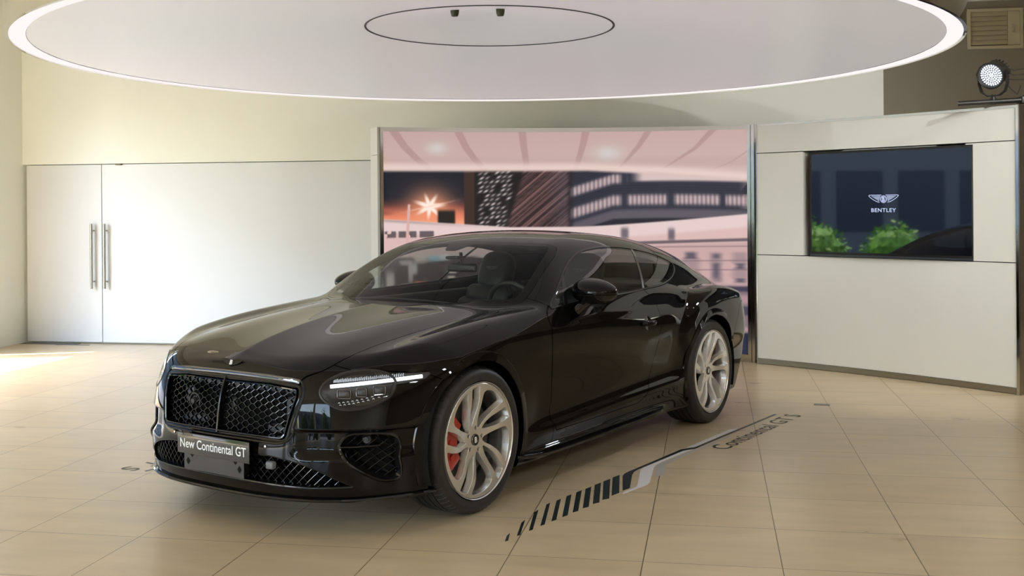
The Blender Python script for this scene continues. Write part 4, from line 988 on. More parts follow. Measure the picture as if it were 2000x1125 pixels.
# ---------------------------------------------------------------- sweeping trims along the skin
def sweep(mb, P_, Nv, prof, closed=False):
    """prof: (along binormal, along normal)"""
    P_ = np.asarray(P_, float); Nv = np.asarray(Nv, float); m_ = len(P_); k = len(prof)
    nx = np.roll(P_, -1, 0); pv = np.roll(P_, 1, 0)
    if not closed: nx[-1] = P_[-1]; pv[0] = P_[0]
    t = nx-pv; t /= np.linalg.norm(t, axis=1)[:, None]+1e-12; Nv = Nv-t*(Nv*t).sum(1)[:, None]; Nv /= np.linalg.norm(Nv, axis=1)[:, None]+1e-12; B = np.cross(Nv, t)
    vs = [P_[i]+B[i]*a+Nv[i]*b_ for i in range(m_) for a, b_ in prof]
    f = [(i*k+j, i*k+(j+1) % k, ((i+1) % m_)*k+(j+1) % k, ((i+1) % m_)*k+j) for i in range(m_ if closed else m_-1) for j in range(k)]
    if not closed: f += [tuple(range(k))[::-1], tuple(range((m_-1)*k, m_*k))]
    return mb.add(vs, f)
def mirpts(P_): return np.asarray(P_)*[1, -1, 1]
def resample(P_, step, closed=False):
    P_ = np.asarray(P_, float)
    if closed: P_ = np.vstack([P_, P_[:1]])
    d = np.r_[0, np.cumsum(np.linalg.norm(np.diff(P_, axis=0), axis=1))]; keep = np.r_[True, np.diff(d) > 1e-9]; P_ = P_[keep]; d = d[keep]
    n = max(3, int(d[-1]/step)); s_ = np.linspace(0, d[-1], n+1)
    if closed: s_ = s_[:-1]
    return np.stack([np.interp(s_, d, P_[:, k]) for k in range(P_.shape[1])], 1)
def front_path(poly, step=.01, off=0.0, lift=0.0):
    """(y,z) outline -> points and normals on the nose"""
    q = resample(poly, step, True); X_ = surf_x(np.abs(q[:, 0]), q[:, 1]); P_ = np.stack([X_, q[:, 0], q[:, 1]], 1)
    n_ = nrm(P_); return P_, n_
def rprof(wd, ht, r=.3, n=3, b0=0):
    """rounded bar cross-section, width wd, height ht above the skin"""
    out = []
    for (cx, cy_, a0) in ((wd/2-r*wd/2, ht-r*ht, 0), (-wd/2+r*wd/2, ht-r*ht, 90)):
        for k in range(n+1): a = R(a0+90*k/n); out.append((cx+r*wd/2*math.cos(a), cy_+r*ht*math.sin(a)))
    return [(wd/2, b0)]+out+[(-wd/2, b0)]
full = lambda half: np.array([p for p in half])
# grille surround: full outline over both halves
def whole(half):
    h = [p for p in half if p[0] > 1e-3]; h = np.array(h); y0 = np.interp(0, [0, 1], [0, 1])
    return np.vstack([h, (h*[-1, 1])[::-1]])
gin = whole(grille_in); gout = whole(grille_out)
def ccw(p):
    a = 0
    for i in range(len(p)): a += p[i-1][0]*p[i][1]-p[i][0]*p[i-1][1]
    return p if a > 0 else p[::-1]
gr = empty('grille'); gr.parent = car
P1, n1 = front_path(ccw(gin), .008); n1 = n1*.3+np.array([1, 0, 0])*.7; n1 /= np.linalg.norm(n1, axis=1)[:, None]
mb = MB(); sweep(mb, P1+n1*-.004, n1, [(-.011, -.03), (-.012, .002), (-.008, .006), (.0, .008), (.007, .005), (.010, -.002), (.010, -.06)], True); o = mb.obj('grille_surround', M_gblk, gr); 
mb = MB(); sweep(mb, P1+n1*-.002, n1, [(.010, -.02), (.012, .010), (.017, .010), (.017, -.03)], True); mb.obj('inner_bead', mat('black_chrome', (.055, .056, .06), .06, 1), gr)
P2, n2 = front_path(ccw(gout), .008)
mb = MB(); sweep(mb, P2, n2, [(-.006, -.01), (-.005, .003), (0, .0055), (.006, .003), (.008, -.01)], True); mb.obj('outer_bead', M_gblk, gr)
# upper chrome blade over the grille
yy = np.linspace(-.462, .462, 90); zz = .7465-.060*yy**2-.10*np.clip(np.abs(yy)-.42, 0, 1); X_ = surf_x(np.abs(yy), zz); Pt = np.stack([X_, yy, zz], 1); nt_ = nrm(Pt); nt_ = nt_*.42+np.array([.58, 0, 0]); nt_ /= np.linalg.norm(nt_, axis=1)[:, None]
mb = MB(); sweep(mb, Pt, nt_, [(-.011, -.008), (-.010, .003), (-.004, .0055), (.006, .0055), (.011, .002), (.012, -.008)]); mb.obj('chrome_blade', mat('smoked_chrome', (.20, .21, .235), .05, 1), gr)
# woven mesh: zig-zag ribbons in two layers
def gx(y_, z_): return surf_x(np.abs(y_), z_)-.028
def inpoly(p, poly): return sdpoly(np.array([p[0]]), np.array([p[1]]), poly)[0]
def mesh_grille(outline, y0, y1, z0, z1, px_, pz_, depth, r, name, material, parent, flat=.22):
    """diamond mesh with short flats, trimmed to an outline"""
    mb = MB(); rows = int((z1-z0)/pz_)+2; cols = int((y1-y0)/px_)+2; segs = []
    for j in range(rows):
        z_ = z0+j*pz_
        for i in range(cols):
            y_ = y0+(i+(.5 if j % 2 else 0))*px_
            a = (y_-px_*flat*.5, z_); b_ = (y_+px_*flat*.5, z_); segs.append((a, b_))
            up = 1; segs.append((b_, (y_+px_*.5-px_*flat*.5, z_+pz_))); segs.append((a, (y_-px_*.5+px_*flat*.5, z_+pz_)))
    A_ = np.array([s_[0] for s_ in segs]); B_ = np.array([s_[1] for s_ in segs]); pa = sdpoly(A_[:, 0], A_[:, 1], outline); pb = sdpoly(B_[:, 0], B_[:, 1], outline)
    keep = (pa > -.012) & (pb > -.012); A_ = A_[keep]; B_ = B_[keep]; XA = surf_x(np.abs(A_[:, 0]), A_[:, 1], x0=.95, x1=.1)-depth; XB = surf_x(np.abs(B_[:, 0]), B_[:, 1], x0=.95, x1=.1)-depth
    for k in range(len(A_)):
        a = Vector((XA[k], *A_[k])); b_ = Vector((XB[k], *B_[k])); mid_ = (a+b_)/2; d = (b_-a); L = d.length
        if L < 1e-5: continue
        d.normalize(); f_ = Vector((1, 0, 0)); u = d.cross(f_); 
        if u.length < 1e-4: continue
        u.normalize(); e = d*r*.6
        dd = .011
        v_ = [a-e+u*r-f_*dd, a-e+u*r*.7+f_*r, a-e-u*r*.7+f_*r, a-e-u*r-f_*dd, b_+e+u*r-f_*dd, b_+e+u*r*.7+f_*r, b_+e-u*r*.7+f_*r, b_+e-u*r-f_*dd]
        mb.add(v_, [(0, 4, 5, 1), (1, 5, 6, 2), (2, 6, 7, 3)])
    return mb.obj(name, material, parent, smooth=None, fix=False)
gi = ccw(gin)
M_mesh = mat('grille_mesh_black_chrome', (.055, .057, .063), .16, .9)
mesh_grille(gi, -.52, .50, .40, .76, .0690, .0163, .018, .0014, 'grille_mesh', M_mesh, gr, .22)
zz = np.linspace(.728, .462, 20); Pc = np.stack([surf_x(zz*0, zz)-.004, zz*0, zz], 1); nc = np.tile([1., 0, 0], (20, 1)); mb = MB(); sweep(mb, Pc, nc, rprof(.013, .012, .6, 3, -.02)); mb.obj('centre_bar', M_gblk, gr)
# radiator, sensors behind the mesh
mb = MB().box((.60, -.44, .42), (.66, .44, .76)); mb.obj('radiator', M_mblk, gr, smooth=None)
mb = MB()
M_duct = mat('duct_grey', (.10, .104, .12), .35)
for k in range(9): mb.rbox((.70, -.42+k*.098-.04, .66), (.735, -.42+k*.098+.04, .715), .012)
for k in range(2): mb.rbox((.70, -.40+k*.62, .465), (.75, -.22+k*.62, .50), .01)
mb.rbox((.70, .33, .50), (.73, .40, .64), .01).rbox((.71, -.40, .55), (.74, -.33, .64), .01); mb.obj('cooling_duct', M_duct, gr)
o = MB().lathe([(0, .012), (.012, .010), (.017, .002), (.017, -.012), (.034, -.016), (.036, -.004), (.042, -.004), (.043, -.03)], Matrix.Translation((.835, -.216, .588)) @ Matrix.Rotation(PI/2, 4, 'Y'), 32).obj('radar_cap', M_sblk, gr)
MB().rbox((.79, .03, .555), (.822, .085, .625), .008).obj('camera_bracket', M_sblk, gr)
# lower mesh and its frame
lo = ccw(whole(low_open)); lg = empty('lower_grille'); lg.parent = car
mesh_grille(lo, -.80, .80, .20, .42, .042, .0210, .030, .0016, 'lower_mesh', M_mesh, lg, .0)
P3, n3 = front_path(lo, .01); mb = MB(); sweep(mb, P3+n3*-.003, n3, [(-.004, -.015), (-.002, .002), (.006, .000), (.010, -.030), (.006, -.07), (-.003, -.07)], True); mb.obj('lower_frame', M_gblk, lg)
MB().box((.45, -.60, .20), (.52, .60, .42)).obj('intercooler', M_mblk, lg, smooth=None)
# wheel-side air vents
for s_ in (1, -1):
    vt = empty('side_vent'); vt.parent = car
    vp = ccw(vent_poly*np.array([s_, 1])); P4, n4 = front_path(vp, .008)
    mb = MB(); sweep(mb, P4, n4, [(-.011, -.012), (-.010, .004), (-.004, .009), (.003, .007), (.008, -.004), (.022, -.026), (.026, -.034), (.024, -.07), (-.002, -.07)], True); mb.obj('vent_frame', M_gblk, vt)
    mesh_grille(vp, min(.6*s_, .9*s_), max(.6*s_, .9*s_), .24, .51, .040, .0205, .030, .0016, 'vent_mesh', M_mesh, vt, .0)
    ys = np.linspace(.655, .79, 24); zs = .432+0*ys; X_ = surf_x(ys, zs)+.002-.030*np.clip((ys-.72)/.08, 0, 1); Pb = np.stack([X_, ys*s_, zs], 1); mb = MB(); sweep(mb, Pb, np.tile([1., 0, 0], (24, 1)), [(-.006, -.03), (-.003, .005), (.003, .005), (.006, -.03)]); mb.obj('vent_blade', M_gblk, vt)
    q = .745; xx = float(surf_x(np.array([q]), np.array([.466]))[0]); MB().lathe([(0, .006), (.012, .006), (.014, -.002), (.020, -.002), (.021, -.03)], Matrix.Translation((xx-.028, q*s_, .462)) @ Matrix.Rotation(R(25*s_), 4, 'Z') @ Matrix.Rotation(PI/2, 4, 'Y'), 28).obj('vent_sensor', M_sblk, vt)
    bk = [(surf_x(np.array([abs(p[0])]), np.array([p[1]]))[0]-.075, p[0], p[1]) for p in vp[::3]]
    mb = MB(); mb.add(bk, [tuple(range(len(bk)))]); mb.obj('vent_backing', M_mblk, vt, smooth=None, fix=False)
# parking sensors, tow cap, plate
def skin_button(name, y_, z_, r, h_, material, parent, sq=False, n=20):
    xx = float(surf_x(np.array([abs(y_)]), np.array([z_]))[0]); p = np.array([[xx, abs(y_), z_]]); n_ = nrm(p)[0]; n_[1] *= math.copysign(1, y_) if y_ else 1
    Mx = Matrix.Translation((xx, y_, z_)) @ Vector(n_).to_track_quat('Z', 'Y').to_matrix().to_4x4()
    mb = MB().rbox((-r, -r*.9, -.01), (r, r*.9, h_), r*.4, Mx) if sq else MB().lathe([(0, h_), (r*.8, h_), (r, h_*.4), (r, -.004)], Mx, n)
    return mb.obj(name, material, parent)
for y_ in (.323, -.335): 
    o = skin_button('parking_sensor', y_, .424, .0095, .003, mat('sensor_ring', (.02, .02, .02), .2) if y_ > 0 else bpy.data.materials['sensor_ring'], car)
    skin_button('sensor_face', y_, .424, .0062, .0042, M_chrome, o)
o = MB().rbox((.848, .338, .322), (.878, .386, .358), .008).obj('radar_cover', mat('grey_satin_plastic', (.16, .17, .19), .3), car)
pm = empty('plate_holder'); pm.parent = car
M_plate = mat('dark_grey_plate', (.045, .045, .044), .09, coat=.8)
MB().rbox((.900, -.258, .339), (.905, .258, .4415), .003).obj('sign_plate', M_plate, pm)
hp = Matrix(((0, 0, 1, .8985), (1, 0, 0, 0), (0, 1, 0, 0), (0, 0, 0, 1)))
mb = MB().prism([(-.215, .262), (.215, .262), (.215, .345), (-.215, .345)], -.003, 0, hp); mb.obj('holder_bracket', M_plate, pm, smooth=None)
for sx in (-1, 1):
    cx = .185*sx; MB().prism([(cx, .283), (cx+.016, .302), (cx, .322), (cx-.016, .302)], .0002, .0006, hp).obj('bracket_slot', M_mblk, pm, smooth=None)
    cx = (.185-.028)*sx; MB().prism([(cx-.016, .3385), (cx+.016, .3385), (cx, .322)], .0002, .0006, hp).obj('bracket_slot', M_mblk, pm, smooth=None)
MB().box((.85, -.20, .27), (.897, .20, .43)).obj('mounting_block', M_mblk, pm, smooth=None)
v, f = fit_text('New Continental GT', .475, .046, bold=.012); hp2 = Matrix(((0, 0, 1, .9056), (1, 0, 0, 0), (0, 1, 0, .391), (0, 0, 0, 1)))
mb = MB().add([hp2 @ p for p in v], f); o = mb.obj('plate_lettering', mat('white_lettering', (.80, .82, .84), .4), pm, smooth=None, fix=False); o['label'] = 'white lettering'
# splitter lip
ys = np.linspace(-.93, .93, 160); zl = .196+.030*np.clip(np.abs(ys)-.72, 0, 1)*1.0; X_ = surf_x(np.abs(ys), np.full(ys.shape, .205), x0=1.05, x1=.0); Pl = np.stack([X_, ys, zl-.012], 1)
ang = np.arctan2(np.gradient(X_), np.gradient(ys)); nl = np.stack([np.cos(ang), -np.sin(ang), 0*ang], 1)
mb = MB(); sweep(mb, Pl, nl, [(-.012, -.10), (-.012, .004), (-.008, .013), (-.002, .014), (.004, .008), (.006, -.10)]); mb.obj('splitter', M_gblk, car)
# headlamps
M_led = emis('daylight_led', (.86, .93, 1.0), 2.2)
M_crys = mat('crystal_cut', (.55, .60, .66), .08, .8)
for s_ in (1, -1):
    hl = empty('headlamp'); hl.parent = car
    part('lamp_lens', parts['lens'], M_lens, s_, hl, fl=0)
    outl = ccw(lamp_poly*np.array([s_, 1])); P5, n5 = front_path(outl, .008)
    mb = MB(); sweep(mb, P5+n5*-.001, n5, [(-.010, -.010), (-.008, .002), (-.002, .0045), (.004, .001), (.006, -.03), (-.004, -.03)], True); mb.obj('lamp_bezel', M_sblk, hl)
    # bowl
    cxy = np.array([.70*s_, .695]); q = resample(outl, .012, True); rings = []
    for k, (sc, dp) in enumerate(((1.0, .004), (.97, .035), (.90, .060), (.6, .075), (.02, .078))):
        pts = cxy+(q-cxy)*sc; X_ = surf_x(np.abs(pts[:, 0]), pts[:, 1])-dp*(1.0); rings.append(np.stack([X_, pts[:, 0]*1.0-.0*s_, pts[:, 1]], 1))
    mb = MB(); nq = len(q); mb.add(np.vstack(rings), [(i*nq+j, i*nq+(j+1) % nq, (i+1)*nq+(j+1) % nq, (i+1)*nq+j) for i in range(len(rings)-1) for j in range(nq)]); mb.obj('lamp_bowl', mat('lamp_bowl_grey', (.035, .035, .034), .3, .5) if s_ == 1 else bpy.data.materials['lamp_bowl_grey'], hl, fix=False)
    # led bar: straight glowing eyelid with a crystal strip above, running out into the pointed tip
    ys = np.linspace(.600, .893, 60); zs = .711+(ys-.60)*.105; X_ = surf_x(ys, zs)-.008; Pd = np.stack([X_, ys*s_, zs], 1); nd = np.tile([1., .0, 0], (60, 1)) ; nd[:, 1] = .35*s_
    mb = MB(); sweep(mb, Pd, nd, [(-.0095, -.006), (-.0085, .002), (.0075, .002), (.0085, -.006)]); o = mb.obj('daylight_bar', M_led, hl, fix=False); o['label'] = 'lit white daylight bar'
    mb = MB()
    for k in range(38):
        y_ = .606+k*.0062; z_ = .7345+(y_-.60)*.085; xx = float(surf_x(np.array([y_]), np.array([z_]))[0])-.012
        hh = .006+.005*(((k*37) % 11)/11); mb.add([(xx, (y_-.0032)*s_, z_-.008), (xx, (y_+.0032)*s_, z_-.008), (xx-.004, (y_+.0018)*s_, z_+hh), (xx-.004, (y_-.0018)*s_, z_+hh), (xx+.005, (y_+.001)*s_, z_)], [(0, 1, 4), (1, 2, 4), (2, 3, 4), (3, 0, 4)])
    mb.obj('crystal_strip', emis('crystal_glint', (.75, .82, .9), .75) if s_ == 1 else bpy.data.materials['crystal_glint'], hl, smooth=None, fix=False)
    # pointed tip backing
    dp_ = drl_poly*np.array([s_, 1]); pp_ = resample(dp_, .01, True); Xd = surf_x(np.abs(pp_[:, 0]), pp_[:, 1])-.012; mb = MB(); mb.add(np.stack([Xd, pp_[:, 0], pp_[:, 1]], 1), [tuple(range(len(pp_)))]); mb.obj('tip_backing', bpy.data.materials['lamp_bowl_grey'], hl, smooth=None, fix=False)
    # projector modules
    for k, (y_, w_) in enumerate(((.648, .058), (.712, .044), (.772, .052))):
        z_ = .674+(k*.007); xx = float(surf_x(np.array([y_]), np.array([z_]))[0])-.040
        Mx = Matrix.Translation((xx, y_*s_, z_)) @ Matrix.Rotation(R(28*s_), 4, 'Z')
        pj = MB().rbox((-.02, -w_*.62, -.021), (.010, w_*.60, .021), .010, Mx).obj('projector', M_sblk, hl)
        MB().rbox((.008, -w_*.45, -.012), (.014, w_*.45, .012), .005, Mx).obj('projector_lens', mat('projector_glass', (.02, .022, .03), .02, coat=1) if (k == 0 and s_ == 1) else bpy.data.materials['projector_glass'], pj)
        P_ = [Mx @ Vector((.012, a, b_)) for a, b_ in rpoly([(-w_*.56, -.021), (w_*.56, -.021), (w_*.56, .021), (-w_*.56, .021)], .010, 4)]; MB().tube(P_, .0018, 6, True).obj('projector_rim', M_dchrome, pj)
    mb = MB()
    for k in range(18):
        y_ = .650+(k % 9)*.0165+(k//9)*.006; z_ = .637-(k//9)*.010+.0028*(k % 9)*(.6+.1*(k % 9)); 
        if sdpoly(np.array([y_]), np.array([z_]), ccw(lamp_poly))[0] < .008: continue
        xx = float(surf_x(np.array([y_]), np.array([z_]))[0])-.010
        for a, b_ in (((-.006, -.002), (0, .002)), ((0, .002), (.007, -.001))): mb.cyl((xx, (y_+a[0])*s_, z_+a[1]), (xx, (y_+b_[0])*s_, z_+b_[1]), .0009, n=5)
    mb.obj('led_graphic', emis('pale_led', (.9, .95, 1), 1.0) if s_ == 1 else bpy.data.materials['pale_led'], hl, smooth=None, fix=False)
# bonnet badge
def wings3d(mb, Mx, w, t):
    for s_ in (-1, 1):
        out = [(.08*w, .10*w), (.30*w, .125*w), (.50*w, .10*w), (.40*w, .03*w), (.28*w, -.03*w), (.16*w, -.07*w), (.08*w, -.09*w)]
        pts = [(p[0]*s_, p[1]) for p in (out if s_ == 1 else out[::-1])]; mb.prism(pts, 0, t, Mx)
    mb.lathe([(0, t*1.6), (.105*w, t*1.6), (.12*w, t*.8), (.12*w, 0)], Mx, 28); return mb
def badge_at(P_, w, parent, up=(0, 0, 1)):
    P_ = np.asarray(P_, float)[None]; n_ = Vector(nrm(P_)[0]); u = Vector(up); u = (u-n_*u.dot(n_)).normalized(); r_ = u.cross(n_)
    Mx = Matrix(((r_.x, u.x, n_.x, P_[0][0]), (r_.y, u.y, n_.y, P_[0][1]), (r_.z, u.z, n_.z, P_[0][2]), (0, 0, 0, 1)))
    b_ = wings3d(MB(), Mx, w, .004).obj('winged_badge', bpy.data.materials['black_chrome'], parent)
    v, f = fit_text('B', .020, .024, bold=.045); mb = MB().add([Mx @ (p+Vector((0, 0, .0072))) for p in v], f); o = mb.obj('badge_letter', bpy.data.materials['white_lettering'], b_, smooth=None, fix=False); o['label'] = 'white letter'
    return b_
zb = .7905; badge_at((float(surf_x(np.array([0.]), np.array([zb]))[0]), 0, zb), .155, hood)
# door handle, mirror
for s_ in (1, -1):
    d = doors[s_]; hx = np.linspace(-1.825, -1.985, 24); hz = np.full(24, .800); hy = surf_y(hx, hz); bulge = .030*np.sin(np.linspace(0, PI, 24))**.5
    P_ = np.stack([hx, (hy+bulge)*s_, hz], 1); MB().tube(P_, lambda u: .012+.008*math.sin(PI*u), 14).obj('door_handle', M_paint, d)
    q = cpts([(-1.835, .800), (-1.858, .822), (-1.882, .840), (-1.905, .848), (-1.928, .840), (-1.952, .822), (-1.975, .800), (-1.952, .778), (-1.928, .760), (-1.905, .752), (-1.882, .760), (-1.858, .778)], 4); X_ = q[:, 0]; Y_ = surf_y(X_, q[:, 1]); ring = np.stack([X_, (Y_+.0012)*s_, q[:, 1]], 1); cup = np.vstack([[(-1.90, (float(surf_y(np.array([-1.90]), np.array([.80]))[0])+.0012)*s_, .80)], ring]); mb = MB(); mb.add(cup, [(0, i+1, (i+1) % len(ring)+1) for i in range(len(ring))]); mb.obj('handle_cup', M_gblk, d, smooth=None, fix=False)
    mr = empty('door_mirror'); mr.parent = car
    Mm = Matrix.Translation((-1.19, .958*s_, 1.052)) @ Matrix.Rotation(R(-8*s_), 4, 'Z')
    def mirror_shell(a0, a1, sc=1.0):
        """half-egg shell, blunt towards the back"""
        vs = []; fs = []; n = 40; m_ = 22
        for i in range(m_+1):
            ph = a0+(a1-a0)*i/m_
            for k in range(n):
                th = 2*PI*k/n; cx = math.cos(th); sy = math.sin(th)
                X_ = .085*math.cos(ph)*max(cx, -.30) if True else 0
                e = abs(math.cos(ph))**.9
                px_ = (.125 if cx > 0 else .095)*e*cx; py_ = .148*e*math.copysign(abs(sy)**.85, sy); pz = .078*math.sin(ph)*(1-.22*(py_/.135)*(1 if pz_sign(ph) else 0))
                vs.append(Mm @ Vector((px_*sc, py_*s_*sc+.0, pz*sc)))
        for i in range(m_):
            for k in range(n): fs.append((i*n+k, i*n+(k+1) % n, (i+1)*n+(k+1) % n, (i+1)*n+k))
        return vs, fs
    def pz_sign(ph): return ph > 0
    v, f = mirror_shell(R(-8), R(90)); MB().add(v, f).obj('mirror_cap', M_paint, mr, smooth=60)
    v, f = mirror_shell(R(-62), R(-12)); MB().add(v, f).obj('lower_shell', M_gblk, mr, smooth=60)
    v, f = mirror_shell(R(-13), R(-7), .99); MB().add(v, f).obj('mirror_seam', M_mblk, mr, smooth=60)
    P_ = np.array([(-1.06, .875, .925), (-1.08, .895, .950), (-1.11, .910, .975), (-1.15, .925, 1.0), (-1.18, .945, 1.02)])*[1, s_, 1]
    MB().tube(resample(P_, .01), lambda u: .034-.008*math.sin(PI*u), 14).obj('mirror_arm', M_gblk, mr)
    # window surround in gloss black
    q = resample(dlo, .015, True); Y_ = surf_y(q[:, 0], q[:, 1], 1.0, .3); Pd = np.stack([q[:, 0], Y_, q[:, 1]], 1); nd = nrm(Pd); Pd = Pd*[1, s_, 1]; nd = nd*[1, s_, 1]
    mb = MB(); sweep(mb, Pd, nd, [(-.008, -.004), (-.007, .003), (0, .0045), (.007, .003), (.008, -.004)], True); mb.obj('window_surround', M_gblk, car)
# gloss black lower sills
for s_ in (1, -1):
    xs_ = np.linspace(-.36, -2.12, 90); zz = .190+.028*((xs_+1.24)/.88)**4; yb = surf_y(xs_, np.full(90, .212))+.004; yb = yb-.03*np.clip((np.abs(xs_+1.24)-.80)/.1, 0, 1)**2
    P_ = np.stack([xs_, yb*s_, zz], 1); mb = MB(); sweep(mb, P_, np.tile([0., s_, 0], (90, 1)), [(-.016, -.10), (-.014, .004), (-.006, .018), (.006, .018), (.013, .0), (.015, -.10)]); mb.obj('sill_blade', M_gblk, car)
# flat lips round the wheel arches
for xc, a0_, a1_ in ((0, -20, 198), (-2.851, -18, 200)):
    for s_ in (1, -1):
        aa_ = np.radians(np.linspace(a0_, a1_, 90)); X_ = xc+.428*np.cos(aa_); Z_ = .375+.428*np.sin(aa_); Y_ = surf_y(X_, Z_, 1.1, .5); Yo = surf_y(xc+.452*np.cos(aa_), .375+.452*np.sin(aa_), 1.1, .5); Yi = surf_y(xc+.409*np.cos(aa_), .375+.409*np.sin(aa_), 1.1, .5)
        ker = np.ones(9)/9; sm_ = lambda v: np.convolve(np.pad(v, 4, mode='edge'), ker, 'valid'); Yo = sm_(Yo); Yi = sm_(np.maximum(Yi, Yo-.004))
        rows = []
        for r_, y_ in ((.401, Yi-.045), (.402, Yi+.004), (.405, Yi+.0075), (.446, Yo+.0065), (.4495, Yo+.004), (.451, Yo-.006)): rows.append(np.stack([xc+r_*np.cos(aa_), y_*s_, .375+r_*np.sin(aa_)], 1))
        mb = MB(); mb.add(np.vstack(rows), [(i*90+j, i*90+j+1, (i+1)*90+j+1, (i+1)*90+j) for i in range(5) for j in range(89)]); mb.obj('arch_lip', M_paint, car, smooth=30)
# arch liners and underbody
for xc in (0, -2.851):
    for s_ in (1, -1):
        mb = MB(); n = 40
        vs = []
        for k in range(n+1):
            th = PI*(-.12+1.24*k/n); 
            for y_ in (.955, .60): vs.append((xc+.418*math.cos(th), y_*s_, .375+.418*math.sin(th)))
            vs.append((xc, .60*s_, .375))
        fs = [(k*3, k*3+1, k*3+4, k*3+3) for k in range(n)]+[(k*3+1, k*3+2, k*3+4) for k in range(n)]; mb.add(vs, fs).obj('arch_liner', M_mblk, car, smooth=None, fix=False)
MB().box((-3.75, -.60, .17), (.55, .60, .20)).box((-2.40, -.88, .18), (-.45, .88, .21)).obj('underbody', M_mblk, car, smooth=None)
MB().box((.25, -.58, .21), (.50, .58, .66)).box((-.42, -.58, .21), (-.40, .58, .80)).obj('bulkhead', M_mblk, car, smooth=None)

# ---------------------------------------------------------------- wheels
slot = np.array([(-.060, .264), (-.030, .276), (.006, .279), (.005, .22), (.000, .165), (-.015, .108), (-.030, .072), (-.038, .074), (-.051, .105), (-.061, .15), (-.062, .21)])
wide = np.array([(.034, .224), (.045, .240), (.068, .246), (.100, .243), (.135, .230), (.172, .208), (.200, .186), (.212, .168), (.168, .152), (.126, .132), (.084, .104), (.048, .074), (.028, .060), (.012, .056), (.008, .068), (.014, .10), (.022, .15), (.028, .20)])
slot[:, 0] += .010*np.clip(1-np.hypot(*slot.T)/.14, 0, 1); wide[:, 0] += .020*np.clip(1-np.hypot(*wide.T)/.14, 0, 1)
def rot2(p, a): c, s_ = math.cos(R(a)), math.sin(R(a)); return np.asarray(p) @ np.array([[c, s_], [-s_, c]])
def face_d(r): return -.030*(1-sstep(r, .05, .25))-.004-.012*sstep(r, .286, .293)
nr, na = 96, 540
rr = np.linspace(.028, .2925, nr); aa = np.linspace(0, 2*PI, na, endpoint=False)
U = rr[:, None]*np.cos(aa)[None]; Vv = rr[:, None]*np.sin(aa)[None]
